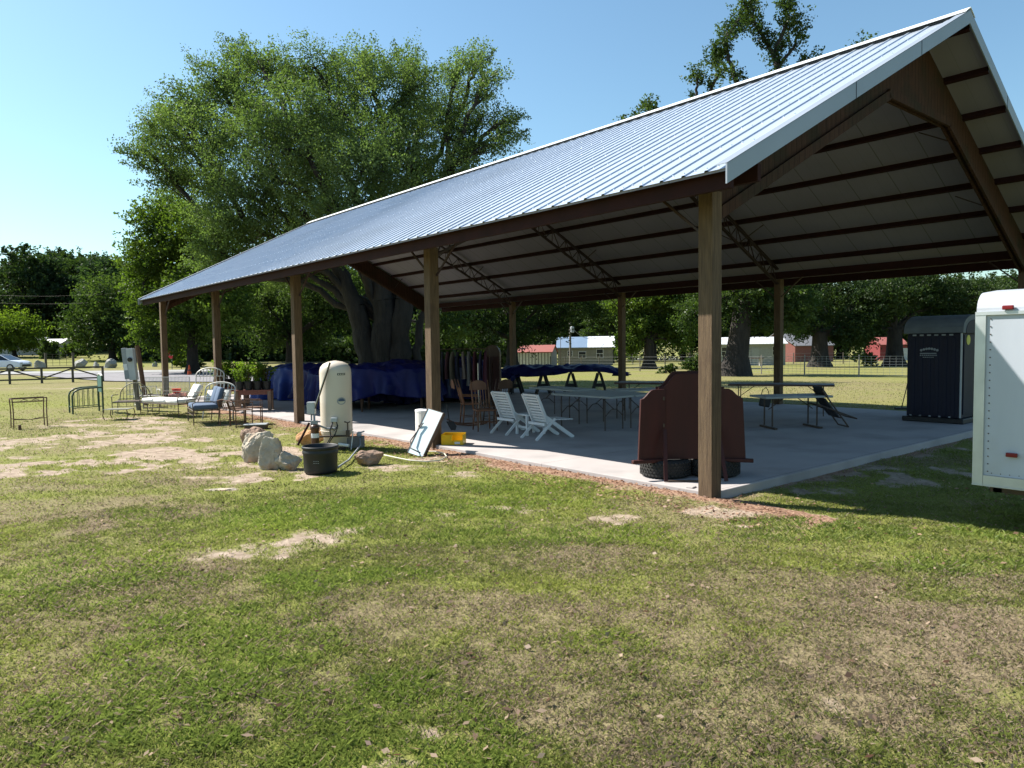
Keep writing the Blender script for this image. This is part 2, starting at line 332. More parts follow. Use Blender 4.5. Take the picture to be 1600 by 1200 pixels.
def fields(x, y):
    x = np.asarray(x, float); y = np.asarray(y, float)
    n1 = fbm(x, y, 2.2, 31); n2 = fbm(x, y, .55, 71); n3 = fbm(x, y, 9., 91)
    n4 = fbm(x, y, .22, 171); dirt = blobs(x, y, DIRT_SHADE, seed=5)*np.clip(-.1+1.5*n2+.8*(n4-.4), 0, 1.2)
    bare = blobs(x, y, BARE_SHADE, seed=21); bn = fbm(x, y, .55, 501); dirt = np.maximum(dirt, bare*sm(.50, .60, bn+.10*bare)*(.55+.6*n2)*1.25)
    d = np.hypot(x-CAM.x, y-CAM.y)
    edge = (1-sm(.0, .75, -x+1.0*(n2-.5)))*(x < .3)*(y > -1.6)*(y < 24)*(x > -1.4)     # bare strip along the slab
    e2 = (1-sm(.05, .5, -y+.8*(n2-.5)))*(y < .4)*(x > -.2)*(x < 12)*.7
    leafy = np.clip(np.maximum(edge, e2), 0, 1)
    sand = np.clip(dirt*np.clip(.15+1.6*fbm(x, y, .17, 611, 3), 0, 1.2), 0, 1)
    dry = np.clip(blobs(x, y, DRY, seed=9)*(.4+1.1*n1)+.9*sm(.52, .75, n1)*.7+.25*(n2-.5), 0, 1)
    lush = np.clip(blobs(x, y, LUSH, seed=13)*(.5+.9*n2)+.35*sm(.5, .8, fbm(x, y, 1.4, 131)), 0, 1)
    dry = dry*(1-.6*lush)
    far = sm(13, 20, d); dry = dry*(1-far)+far*np.clip(.30+.9*(n3-.45)+.5*(n1-.5), 0, 1)
    return np.maximum(sand, leafy*.95), dry, lush, leafy
def gh(x, y):      # small undulation
    return .03*(fbm(x, y, 1.6, 201)-.5)+.015*(fbm(x, y, .4, 211)-.5)

def dip(x, y): return -.055*sm(-.25, .5, x)*sm(-.35, -.06, -y)*(1-sm(5, 9, -y))*(1-sm(12, 15, x))
def groundmat():
    m = bpy.data.materials.new('lawn soil'); m.use_nodes = True; t = m.node_tree; N = t.nodes; L = t.links; b = N['Principled BSDF']
    b.inputs['Roughness'].default_value = .95; b.inputs['Specular IOR Level'].default_value = .1
    at = N.new('ShaderNodeAttribute'); at.attribute_name = 'mask'; sp = N.new('ShaderNodeSeparateColor'); L.new(at.outputs['Color'], sp.inputs[0])
    tc = N.new('ShaderNodeTexCoord')
    def noise(s, d=8):
        n = N.new('ShaderNodeTexNoise'); n.inputs['Scale'].default_value = s; n.inputs['Detail'].default_value = d; n.inputs['Roughness'].default_value = .65; L.new(tc.outputs['Object'], n.inputs[0]); return n.outputs[0]
    def ramp(src, a, c, p0=.35, p1=.65):
        r = N.new('ShaderNodeValToRGB'); r.color_ramp.elements[0].position = p0; r.color_ramp.elements[1].position = p1
        r.color_ramp.elements[0].color = (*a, 1); r.color_ramp.elements[1].color = (*c, 1); L.new(src, r.inputs[0]); return r.outputs[0]
    def mix(f, a, c):
        n = N.new('ShaderNodeMix'); n.data_type = 'RGBA'; L.new(f, n.inputs[0]); L.new(a, n.inputs[6]); L.new(c, n.inputs[7]); return n.outputs[2]
    fine = noise(28); med = noise(6); big = noise(.7)
    green = ramp(fine, (.12,.135,.03), (.23,.24,.06)); dryc = ramp(fine, (.13,.10,.06), (.28,.22,.14)); sand = ramp(med, (.22,.165,.12), (.42,.335,.26))
    leaf = ramp(fine, (.16,.085,.055), (.40,.26,.18), .42, .6)
    gd = mix(sp.outputs[1], green, dryc)
    def thr(src, lo, hi):
        r = N.new('ShaderNodeMapRange'); r.inputs[1].default_value = lo; r.inputs[2].default_value = hi; L.new(src, r.inputs[0]); return r.outputs[0]
    ad = N.new('ShaderNodeMath'); ad.operation = 'ADD'; L.new(sp.outputs[0], ad.inputs[0]); L.new(med, ad.inputs[1])
    s = thr(ad.outputs[0], .80, 1.20); base = mix(s, gd, sand)
    l = thr(sp.outputs[2], .3, .75); base = mix(l, base, leaf)
    L.new(base, b.inputs['Base Color'])
    bp = N.new('ShaderNodeBump'); bp.inputs['Distance'].default_value = .03; L.new(fine, bp.inputs['Height']); L.new(bp.outputs[0], b.inputs['Normal'])
    return m
X['ground'] = groundmat()
def ground():
    a0 = math.degrees(math.atan2(FH.y, FH.x))
    an = np.concatenate([np.arange(-42, 42, .4), np.arange(42, 318, 3.0)])+a0
    r = [0.6]
    while r[-1] < 70: r.append(r[-1]*1.016)
    while r[-1] < 4500: r.append(r[-1]*1.12)
    r = np.array(r); A, R = np.meshgrid(np.radians(an), r); x = CAM.x+R*np.cos(A); y = CAM.y+R*np.sin(A)
    z = HZn(x, y)
    z = z+dip(x, y)
    inslab = (x > -.25)&(x < 12.6)&(y > -.3)&(y < 25.2)
    z = z+gh(x, y)*(1-sm(20, 40, R))-.02
    bank = (x > -.8)&(x < .05)&(y > -.3)&(y < 24.5); z = z+bank*sm(-.8, -.1, x)*.03*(fbm(x, y, .5, 77)*1.6-.3)
    z = np.where(inslab&(x > .1)&(y > .1), -.08, z)
    di, dr, lu, le = fields(x, y); n = len(an); nr = len(r)
    V = np.stack([x.ravel(), y.ravel(), z.ravel()], 1); C = np.stack([di.ravel(), dr.ravel(), le.ravel()], 1)
    c = np.array([[CAM.x, CAM.y, 0]]); V = np.concatenate([V, c]); C = np.concatenate([C, [[0,.5,0]]])
    i, j = np.meshgrid(np.arange(nr-1), np.arange(n), indexing='ij'); j2 = (j+1) % n
    F = np.stack([i*n+j, (i+1)*n+j, (i+1)*n+j2, i*n+j2], -1).reshape(-1, 4)
    k = np.arange(n); F = np.concatenate([F, np.stack([np.full(n, len(V)-1), k, (k+1) % n, (k+1) % n], 1)[:0]])
    o = np_mesh('ground', V, F, X['ground'], col=C, smooth=True); tag(o, kind='structure')
ground()
def zt(x, y): 
    return HZn(x, y)+gh(x, y)-.02+dip(x, y)

def grassmat():
    m = bpy.data.materials.new('grass blades'); m.use_nodes = True; t = m.node_tree; N = t.nodes; L = t.links
    for n in list(N): N.remove(n)
    o = N.new('ShaderNodeOutputMaterial'); at = N.new('ShaderNodeAttribute'); at.attribute_name = 'mask'
    d = N.new('ShaderNodeBsdfDiffuse'); tr = N.new('ShaderNodeBsdfTranslucent'); gl = N.new('ShaderNodeBsdfGlossy'); gl.inputs['Roughness'].default_value = .5
    L.new(at.outputs['Color'], d.inputs[0]); L.new(at.outputs['Color'], tr.inputs[0])
    m1 = N.new('ShaderNodeMixShader'); m1.inputs[0].default_value = .5; L.new(d.outputs[0], m1.inputs[1]); L.new(tr.outputs[0], m1.inputs[2])
    m2 = N.new('ShaderNodeMixShader'); m2.inputs[0].default_value = .015; L.new(m1.outputs[0], m2.inputs[1]); L.new(gl.outputs[0], m2.inputs[2])
    L.new(m2.outputs[0], o.inputs[0]); return m
X['blade'] = grassmat()
def grass():
    P = []
    for (ra, rb, den) in [(2.6,4.5,15500),(4.5,7,10500),(7,10,5000),(10,15,1800),(15,24,420),(24,40,80)]:
        area = math.radians(76)/2*(rb*rb-ra*ra); n = int(area*den)
        rr = np.sqrt(rng.random(n)*(rb*rb-ra*ra)+ra*ra); a = math.atan2(FH.y, FH.x)+np.radians((rng.random(n)-.5)*76)
        P.append(np.stack([CAM.x+rr*np.cos(a), CAM.y+rr*np.sin(a), rr], 1))
    P = np.concatenate(P); x, y, r = P.T
    ok = ~((x > -.02)&(x < 12.5)&(y > -.02)&(y < 24.9)); x, y, r = x[ok], y[ok], r[ok]
    di, dr, lu, le = fields(x, y)
    tuft = fbm(x, y, .16, 301, 2)
    keep = rng.random(len(x)) < np.clip(1.15-1.5*di-.25*dr+.25*lu, .02, 1)*np.clip(.45+1.1*(tuft-.25), .2, 1)
    x, y, r, di, dr, lu, tuft = [q[keep] for q in (x, y, r, di, dr, lu, tuft)]; n = len(x); z = zt(x, y)
    k = rng.random(n); isdry = k < np.clip(.16+.62*dr-.14*lu, .05, .78)
    h = (.010+.017*rng.random(n))*(1+.6*lu-.15*dr)*(.7+.7*tuft)*(1+np.clip(r-8, 0, 20)*.018)
    wd = (.0012+.0012*rng.random(n))*(1+np.clip(r-3, 0, 40)*.17)
    a = rng.random(n)*2*np.pi; lean = (.3+.9*rng.random(n))*h*(1+.35*isdry); la = rng.random(n)*2*np.pi
    flatn = np.where(isdry&(rng.random(n) < .5), .35, 1.)
    bx, by = np.cos(a)*wd, np.sin(a)*wd
    V = np.empty((n, 4, 3)); V[:,0] = np.stack([x-bx, y-by, z-.004], 1); V[:,1] = np.stack([x+bx, y+by, z-.004], 1)
    mx, my = x+np.cos(la)*lean*.45, y+np.sin(la)*lean*.45
    V[:,2] = np.stack([x+np.cos(la)*lean*1.3, y+np.sin(la)*lean*1.3, z+h*flatn], 1)
    V[:,3] = np.stack([mx-bx*.9, my-by*.9, z+h*flatn*.62], 1)
    F = np.arange(n*4).reshape(n, 4)
    g1 = np.array([.142,.168,.042]); g2 = np.array([.25,.278,.072]); d1 = np.array([.20,.155,.10]); d2 = np.array([.36,.285,.20]); dk = np.array([.05,.085,.022])
    q = rng.random((n,1)); hue = fbm(x, y, 1.8, 401)[:,None]
    gc = g1*(1-q)+g2*q; gc = gc*(.72+.55*hue); gc = gc+(np.array([.055,.05,-.004])*np.clip(hue-.45, 0, 1)*2)
    dc = d1*(1-q)+d2*q; c = np.where(isdry[:,None], dc, gc)
    c = c*(1-.06*lu[:,None]*(~isdry[:,None]))+lu[:,None]*(~isdry[:,None])*np.array([.0,.035,-.006])
    C = np.repeat(np.clip(c, .004, 1), 4, 0)
    o = np_mesh('grass', V.reshape(-1, 3), F, X['blade'], col=C); tag(o, 'short patchy lawn grass, green and straw coloured', 'grass', kind='stuff')
grass()
def litter():
    n = 5200; pts = []
    while len(pts) < n:
        if rng.random() < .72: x = -rng.random()**1.3*1.0+.0; y = rng.random()*17-1.2
        else:
            rr = 3+rng.random()*9; a = math.atan2(FH.y, FH.x)+math.radians((rng.random()-.5)*72); x = CAM.x+rr*math.cos(a); y = CAM.y+rr*math.sin(a)
            if x > 0 and y > 0: continue
        pts.append((x, y))
    P = np.array(pts); x, y = P.T; z = zt(x, y)+.012+.02*rng.random(n)
    s = .012+.022*rng.random(n); a = rng.random(n)*6.28; ca, sa = np.cos(a)*s, np.sin(a)*s; t = (rng.random(n)-.5)*.02
    V = np.empty((n, 4, 3)); V[:,0] = np.stack([x-ca, y-sa, z], 1); V[:,1] = np.stack([x+sa*.4, y-ca*.4, z+t], 1)
    V[:,2] = np.stack([x+ca, y+sa, z+.006], 1); V[:,3] = np.stack([x-sa*.4, y+ca*.4, z-t+.006], 1)
    q = rng.random((n,1)); c = np.array([.16,.075,.045])*(1-q)+np.array([.50,.34,.24])*q
    near = (x < -1.1)[:,None]; c = np.where(near, c*.6+np.array([.16,.14,.11])*q, c)
    o = np_mesh('fallen_leaves', V.reshape(-1, 3), np.arange(n*4).reshape(n, 4), X['blade'], col=np.repeat(c, 4, 0)); tag(o, 'brown fallen leaves along the slab edge and in the lawn', 'leaves', kind='stuff')
litter()

# ------------------------------------------------------------------ slab, drive, road
m = MB(); m.box(-.04, -.06, -.3, 12.32, 24.6, .05); sb = m.build('slab', X['conc'], bevel=.012); tag(sb, kind='structure')
def sheet(name, quadpts, mt, lift, nu=60, nv=6, kind='structure'):
    a, b, c, d = [Vector(p) for p in quadpts]; mb = MB(); vs = []
    for i in range(nu+1):
        for j in range(nv+1):
            p = (a.lerp(b, i/nu)).lerp(d.lerp(c, i/nu), j/nv); vs.append((p.x, p.y, HZ(p.x, p.y)+lift))
    fs = [(i*(nv+1)+j, (i+1)*(nv+1)+j, (i+1)*(nv+1)+j+1, i*(nv+1)+j+1) for i in range(nu) for j in range(nv)]
    mb.add(vs, fs); o = mb.build(name, mt); tag(o, kind=kind); return o
ra, rb = T(-400, 587.5), T(560, 580.5); rdir = (rb-ra).normalized(); rn = Vector((-rdir.y, rdir.x, 0))
if rn.dot(FH) < 0: rn = -rn
A = ra-rdir*60; B_ = rb+rdir*3; road = sheet('road', (A, B_, B_+rn*6.0, A+rn*6.0), X['asph'], .05, 120, 3)
sheet('driveway', (T(168, 596), T(420, 598), T(560, 582), T(20, 584)), X['gravel'], .03, 60, 30)
# pale lane among the trees on the right
p1, p2 = T(985, 562), T(1100, 562)
sheet('path', (p1, p2, T(1100, 560.4), T(985, 560.4)), X['asph'], .05, 20, 3)


# ------------------------------------------------------------------ pavilion
BAY = 6.096; WID = 12.192; XE = -.8; ZE = 3.75; XR = WID/2; ZR = 7.25; SL = (ZR-ZE)/(XR-XE); Y0, Y1 = -.76, 24.47
def rz_(x): return ZE+SL*(x-XE) if x <= XR else ZE+SL*(WID-XE-x)
pav = thing('pavilion', 'long open pavilion with ribbed metal gable roof on square timber posts over a concrete slab', 'pavilion', (0,0,0))
for i in range(5):
    for s in (0, 1):
        m = MB(); x = s*WID; y = i*BAY
        m.box(x-.1, y-.1, -.25, x+.1, y+.1, 3.72); m.build('post', X['post'], pav, bevel=.008)
th = math.atan(SL); Lslope = (XR-XE)/math.cos(th)
def roof_sheet(side):
    # cross section across the ribs (along y), swept up the slope
    prof = []; y = Y0; P = .3048
    while y < Y1-.01:
        e = min(y+P, Y1)
        prof += [(y, 0), (y+.10, 0), (min(y+.222, e), 0), (min(y+.236, e), .019), (min(y+.268, e), .019), (min(y+.284, e), 0)]
        y += P
    prof.append((Y1, 0)); vs = []; fs = []
    nx, nz = -math.sin(th), math.cos(th)
    for k, t in enumerate((0, 1)):
        for (yy, h) in prof:
            x = XE+(XR-XE)*t+nx*h; z = ZE+(ZR-ZE)*t+nz*h
            if side: x = WID-x
            vs.append((x, yy, z))
    n = len(prof)
    for i in range(n-1): fs.append((i, i+1, n+i+1, n+i) if side else (i+1, i, n+i, n+i+1))
    mb = MB().add(vs, fs)
    for k in range(8):             # screw rows over the purlins
        t = (.15+k*(XR-XE-.30)/7)/(XR-XE); y = Y0+.05
        while y < (Y1 if not side else Y0+3):
            x = XE+(XR-XE)*t; z = ZE+(ZR-ZE)*t; x = WID-x if side else x; mb.box(x-.008, y-.008, z, x+.008, y+.008, z+.014); y += .3048/2
    return mb
for s in (0, 1):
    roof_sheet(s).build('roof_panel', X['roof'], pav)
    m = MB(); a = -.03
    f = lambda x, y, dz: ((WID-x) if s else x, y, rz_(x)+dz)
    m.add([f(XE+.02, Y0+.02, -.035), f(XR-.01, Y0+.02, -.035), f(XR-.01, Y1-.02, -.035), f(XE+.02, Y1-.02, -.035),
           f(XE+.02, Y0+.02, -.006), f(XR-.01, Y0+.02, -.006), f(XR-.01, Y1-.02, -.006), f(XE+.02, Y1-.02, -.006)],
          [(0,1,2,3),(7,6,5,4),(0,4,5,1),(1,5,6,2),(2,6,7,3),(3,7,4,0)])
    m.build('ceiling_panel', X['ceil'], pav)
    # purlins
    for k in range(0, 8):
        x = XE+.15+k*(XR-XE-.30)/7
        m = MB(); xx = (WID-x) if s else x; z = rz_(x)-.038
        R = Matrix.Rotation((th if s else -th), 3, 'Y'); hgt = .2 if k == 0 else .12
        if k == 0:
            m.box(xx-.03, Y0+.03, z-.225, xx+.03, Y1-.03, z-.02); m.build('eave_beam', X['rust'], pav)
        else:
            nrm = R@Vector((0,0,1)); c = Vector((xx, (Y0+Y1)/2, z))-nrm*(hgt/2)
            m.cbox(c, (.022, Y1-Y0-.06, hgt), R)
            m.cbox(c-nrm*(hgt/2-.006)+R@Vector((.035,0,0)), (.05, Y1-Y0-.06, .012), R)
            m.build('purlin', X['rust'], pav)
    # plate beam between the post heads
    m = MB(); xx = WID if s else 0; m.box(xx-.035, Y0+.1, 3.735, xx+.035, Y1-.1, 3.93); m.build('plate_beam', X['rust'], pav)
# ridge cap
m = MB(); m.prism([(XR-.20, ZR-.20*SL+.085), (XR, ZR+.095), (XR+.20, ZR-.20*SL+.085), (XR+.20, ZR-.20*SL+.07), (XR, ZR+.08), (XR-.20, ZR-.20*SL+.07)], Y0-.03, Y1+.02)
m.build('ridge_cap', X['white'], pav)
m = MB(); m.prism([(XR-.16, ZR-.16*SL+.0), (XR-.16, ZR-.16*SL+.072), (XR, ZR+.078), (XR+.16, ZR-.16*SL+.072), (XR+.16, ZR-.16*SL)], Y0-.0, Y1)
m.build('ridge_closure', X['black'], pav)
# rake trims (both ends, both slopes)
for yy, sg in ((Y0, -1), (Y1, 1)):
    for s in (0, 1):
        pts = [(XE-.02, ZE-.17), (XE-.02, ZE+.045), (XR, ZR+.05), (XR, ZR-.165)]
        if s: pts = [(WID-x, z) for x, z in pts]
        m = MB(); a, b = (yy-.022, yy-.002) if sg < 0 else (yy+.002, yy+.022); m.prism(pts, a, b)
        pts = [(XE-.02, ZE+.04), (XE-.02, ZE+.05), (XR, ZR+.055), (XR, ZR+.045)]
        if s: pts = [(WID-x, z) for x, z in pts]
        a, b = (yy-.022, yy+.13) if sg < 0 else (yy-.13, yy+.022); m.prism(pts, a, b)
        rk = m.build('rake_trim', X['trim'], pav)
        for q in (.42, .72):
            x = XE+(XR-XE)*q; z = ZE+(ZR-ZE)*q; x = WID-x if s else x; m = MB(); m.box(x-.006, a-.004 if sg > 0 else yy-.026, z-.165, x+.006, (yy+.026) if sg > 0 else yy-.0225, z+.045); m.build('trim_joint', X['black'], rk)
# gable trusses clad in boards
def ztop(x): return rz_(x)-.12
for yy in (0, 4*BAY):
    tr = MB(); zc = 5.84
    inn = lambda x: min(3.40+.507*min(x, WID-x), zc)
    N_ = 24; xs = [.1+(WID-.2)*i/N_ for i in range(N_+1)]; xs = sorted(set(xs+[4.81, WID-4.81, XR]))
    for i in range(len(xs)-1):
        a, b = xs[i], xs[i+1]; tr.prism([(a, inn(a)), (b, inn(b)), (b, ztop(b)), (a, ztop(a))], yy-.03, yy+.03)
    tob = tr.build('gable_truss', X['clad'], pav)
    ch = MB()
    for s in (0, 1):
        f = lambda x, z: Vector(((WID-x) if s else x, yy, z))
        for dy in (-.055, .055):
            o = Vector((0, dy, 0)); ch.bar(f(.1, 3.46)+o, f(4.82, 5.86)+o, .045, .14, (0,0,1))
    for dy in (-.055, .055): ch.bar((4.80, yy+dy, 5.88), (WID-4.80, yy+dy, 5.88), .045, .14)
    ch.build('chord', X['clad'], tob)
# lattice steel trusses
for i in (1, 2, 3):
    yy = i*BAY; m = MB()
    for s in (0, 1):
        f = lambda x, dz: Vector(((WID-x) if s else x, yy, rz_(x)-.2-dz))
        for dy in (-.03, .03):
            o = Vector((0, dy, 0)); m.bar(f(.1, 0)+o, f(XR-.02, 0)+o, .035, .05); m.bar(f(.1, .42)+o, f(XR-.02, .52)+o, .03, .045)
        k = 10
        for j in range(k):
            xa = .12+(XR-.2)*j/k; xb = .12+(XR-.2)*(j+.5)/k; xc = .12+(XR-.2)*(j+1)/k
            m.bar(f(xa, .42), f(xb, .02), .022); m.bar(f(xb, .02), f(xc, .44), .022); m.bar(f(xb, .02), f(xb+.02, .43), .016)
    m.build('steel_truss', X['dsteel'], pav)
# purlin braces
for i in range(5):
    yy = i*BAY
    for s in (0, 1):
        for sg in (-1, 1):
            if (i == 0 and sg < 0) or (i == 4 and sg > 0): continue
            for x in (2.1, 4.1):
                X_ = (WID-x) if s else x; m = MB(); m.bar((X_, yy, rz_(x)-.62), (X_, yy+sg*.75, rz_(x)-.22), .022); m.build('brace', X['dsteel'], pav)
            X_ = WID-.05 if s else .05; m = MB(); m.bar((X_, yy+sg*.1, 3.2), (X_, yy+sg*.75, 3.74), .03); m.build('brace', X['dsteel'], pav)

# ------------------------------------------------------------------ trailer
tr = thing('cargo_trailer', 'white enclosed cargo trailer with rounded roof edge and red marker lights, at right edge', 'trailer', (0,0,0))
c0 = G(1523, 755, .40); tx, ty, tb = .90, c0.y, .40; tt = 2.32
def arc(n, cx, cz, r, a0, a1): return [(cx+r*math.cos(math.radians(a0+(a1-a0)*i/n)), cz+r*math.sin(math.radians(a0+(a1-a0)*i/n))) for i in range(n+1)]
m = MB(); m.box(tx, ty-3.6, tb+.1, tx+2.0, ty, tt-.16); m.build('body', X['trailer'], tr)
m = MB(); pr = [(tx-.01, tt-.15)]+arc(7, tx+.20, tt-.15+.0, .21, 180, 100)+[(tx+.6, tt+.10), (tx+1.4, tt+.10)]+arc(7, tx+1.8, tt-.15, .21, 80, 0)
m.prism(pr, ty-3.6, ty+.012); m.build('roof', X['trailer'], tr, smooth=False)
m = MB(); m.box(tx-.022, ty-3.6, tt-.18, tx+.0, ty+.02, tt-.145); m.box(tx-.018, ty-.075, tb, tx+.06, ty+.02, tt-.18)
m.box(tx-.018, ty-3.6, tb, tx+.02, ty-.078, tb+.098); m.box(tx+.02, ty+.002, tb, tx+2, ty+.02, tb+.1); m.box(tx-.028, ty-3.6, tb-.012, tx+.06, ty+.02, tb-.001)
m.build('corner_trim', X['alum'], tr)
m = MB()
for k in range(22): m.lathe([(.007,0),(.006,.006)], 6, (tx-.001, ty-.115, tb+.14+k*.078), Matrix.Rotation(-math.pi/2, 3, 'Y'))
for k in range(44): m.lathe([(.005,0),(.004,.005)], 6, (tx-.001, ty-.15-k*.08, tb+.125), Matrix.Rotation(-math.pi/2, 3, 'Y'))
m.build('rivets', X['iron'], tr)
for z, dy in ((tt-.115, -.24), (tb+.33, -.30)):
    m = MB(); m.box(tx-.045, ty+dy-.08, z-.018, tx-.014, ty+dy+.02, z+.025); m.build('marker_light', X['redlens'], tr, bevel=.008)
m = MB(); m.box(tx+.3, ty-3.5, tb-.12, tx+.38, ty-.05, tb-.02); m.box(tx+1.6, ty-3.5, tb-.12, tx+1.68, ty-.05, tb-.02); m.box(tx+.3, ty-.16, tb-.12, tx+1.7, ty-.08, tb-.015)
m.build('chassis', X['iron'], tr)
for sx_ in (.12, 1.68):
    for dy in (-1.9, -2.65):
        m = MB(); m.lathe([(.17,0),(.33,.02),(.34,.1),(.33,.18),(.17,.2)], 24, (tx+sx_, ty+dy, .33), Matrix.Rotation(math.pi/2, 3, 'Y')); m.build('wheel', X['rubber'], tr, smooth=True)

# ------------------------------------------------------------------ portable toilet
a, b = G(1414, 657, .05), G(1503, 659, .05); d = (b-a); d.z = 0; W_ = 1.15
pt = thing('portable_toilet', 'dark navy portable toilet with grey arched roof standing on the slab', 'portable toilet', a, -math.pi/2)
m = MB(); m.box(.02, .02, .12, W_-.02, 1.18, 1.98)
for k in range(6): m.box(.10+k*.165, .006, .16, .10+k*.165+.09, .03, 1.9)
m.build('body', X['navy'], pt, bevel=.015)
m = MB(); m.box(-.05, -.06, 0, W_+.06, 1.26, .115); m.build('base', X['black'], pt, bevel=.02)
m = MB(); pr = [(-.04, 1.985)]+[(.6-.66*math.cos(math.pi*i/14), 1.99+.40*math.sin(math.pi*i/14)**.8) for i in range(15)]+[(1.24, 1.985)]
m.prism(pr, -.03, W_+.03, ex=(0,1,0), ey=(0,0,1), en=(1,0,0)); m.build('roof', X['toiletroof'], pt)
m = MB(); pr = [(.6-.5*math.cos(math.pi*i/14), 1.98+.30*math.sin(math.pi*i/14)**.8) for i in range(15)]
m.prism(pr, W_+.032, W_+.04, ex=(0,1,0), ey=(0,0,1), en=(1,0,0)); m.build('gable_panel', X['navy'], pt)
m = MB(); m.box(W_-.018, .12, .2, W_+.0, 1.08, 1.94); m.build('door', X['navy'], pt, bevel=.006)
m = MB(); m.box(W_-.035, -.012, .13, W_-.005, .016, 1.98); m.build('corner_strip', X['greyl'], pt)
m = MB(); m.lathe([(.11,0),(.11,.006)], 20, (W_+.001, .34, 1.83), Matrix.Rotation(math.pi/2, 3, 'Y')); m.build('round_sticker', X['yel'], pt)
m = MB()
for k in range(7): m.lathe([(.028,0),(.026,.006)], 10, (.42+.055*(k-1)-.04, -.008, 1.60+.045*math.sin(math.pi*(k+.5)/7)), Matrix.Rotation(math.pi/2, 3, 'X'))
m.box(.30, -.014, 1.53, .64, -.008, 1.55)
for k in range(9): m.box(.30+k*.04, -.014, 1.485, .325+k*.04, -.008, 1.51)
for k in range(6): m.box(.36+k*.04, -.014, 1.445, .385+k*.04, -.008, 1.462)
m.build('emblem', X['grey'], pt)
m = MB()
for k in range(6): m.box(.14+k*.15, -.012, 1.93, .22+k*.15, .0, 1.965)
for k in range(5): m.box(.12+k*.2, -.066, .13, .16+k*.2, -.05, .16)
m.build('vent_slots', X['grey'], pt)
bp_ = G(1408, 640, .05)
m = MB(); m.tube([bp_+Vector((0,0,.0)), bp_+RH*.22+Vector((0,0,.95))], .012); br = m.build('broom', X['iron']); tag(br, 'thin dark broom handle leaning on the navy portable toilet', 'broom')
m = MB(); m.cbox(bp_+Vector((0,0,.03)), (.32,.1,.06), Matrix.Rotation(RZ, 3, 'Z')); m.build('head', X['black'], br)

# ------------------------------------------------------------------ tyres and cherry furniture by the near post
def tyre(loc, label, group=None):
    t = thing('tyre', label, 'tyre', loc)
    m = MB(); n = 48; m.lathe([(.19,.02),(.30,.005),(.33,.03),(.34,.06),(.34,.19),(.33,.22),(.30,.245),(.19,.23)], n); m.build('carcass', X['rubber'], t, smooth=True)
    m = MB()
    for k in range(40):
        for j, z in enumerate((.05, .09, .13, .17, .21)):
            an = 2*math.pi*(k+.5*(j % 2))/40; R = Matrix.Rotation(an, 3, 'Z')@Matrix.Rotation(.5 if j % 2 else -.5, 3, 'X')
            m.cbox(Vector((.343*math.cos(an), .343*math.sin(an), z)), (.016, .036, .022), R)
    m.build('tread', X['rubber'], t); return t
tc0 = G(1083, 750, .05)+FH*.36
tyre(tc0-RH*.30, 'left tyre lying flat under the cherry furniture back, its chunky tread in sun'); tyre(tc0+RH*.39+FH*.02, 'right tyre lying flat in shade under the cherry furniture back')
fr = thing('wardrobe_back', 'dark cherry furniture back with scalloped top and side wings, standing on tyres', 'cabinet', tc0-FH*.12+Vector((0,0,.25)), RZ)
def scal(w, h0, h1, n=24, sh=.16):
    pts = [(-w/2, 0), (w/2, 0), (w/2, h0)]
    for i in range(n+1):
        t = 1-2*i/n; a = abs(t); z = h0+(h1-h0)*(1-a**1.5)**1.0*(1 if a < .6 else 1)
        z = h0+(h1-h0)*(.5+.5*math.cos(math.pi*min(1, max(0, (a-.40)/.52))))
        pts.append((t*w/2, z))
    pts.append((-w/2, h0)); return pts
m = MB(); m.prism(scal(.90, .99, 1.18), -.02, .02, o=(.03,0,0)); m.build('centre_panel', X['cherry'], fr, bevel=.006)
m = MB(); m.prism(scal(.86, 1.0, 1.21), .05, .09, o=(-.01,0,0)); m.build('front_panel', X['cherry'], fr, bevel=.006)
for s in (-1, 1):
    m = MB(); pts = [(0, 0), (.41, 0), (.37, .83)]
    for i in range(11):
        t = i/10; pts.append((.37-.37*t, .84+.13*(.5-.5*math.cos(math.pi*min(1,t*1.9)))))
    en = Vector((0,1,0)); ex = Vector((s*.95, -.30, 0)).normalized()
    ex2 = ex; nn = Vector((0,0,1)).cross(ex2)
    m.prism(pts, -.018, .018, o=(s*.34, -.05, 0), ex=ex2, en=nn); m.build('side_wing', X['cherry'], fr, bevel=.004)
    m = MB(); p0 = Vector((s*.34, -.05, 0)); m.bar(p0+ex2*.0+Vector((0,-.03,-.0)), p0+ex2*.50+Vector((0,-.03,0)), .07, .05); m.build('base_moulding', X['cherry'], fr, bevel=.01)
    for z in (.45, .82):
        m = MB(); m.box(s*.36-.012, -.085, z, s*.36+.012, -.07, z+.05); m.build('hinge', X['iron'], fr)
    m = MB(); m.bar((s*.36, -.15, .43), (s*.40, -.40, -.24), .05, .018, (0,1,0)); m.build('rail', X['cherry'], fr)
kp = G(1073, 753, .05); m = MB(); m.cbox(kp+Vector((0,0,.012)), (.5,.03,.02), Matrix.Rotation(RZ-.05, 3, 'Z')); tag(m.build('iron_rod', X['iron']), 'thin dark iron bed rail lying on the slab in front of the tyre', 'metal rail')
kp = G(1080, 768, .0); m = MB(); m.cbox(kp+Vector((0,0,.03)), (.12,.10,.08), Matrix.Rotation(.2, 3, 'Z')); tag(m.build('concrete_scrap', X['conc'], bevel=.012), 'small broken piece of concrete beside the near post base', 'concrete piece')

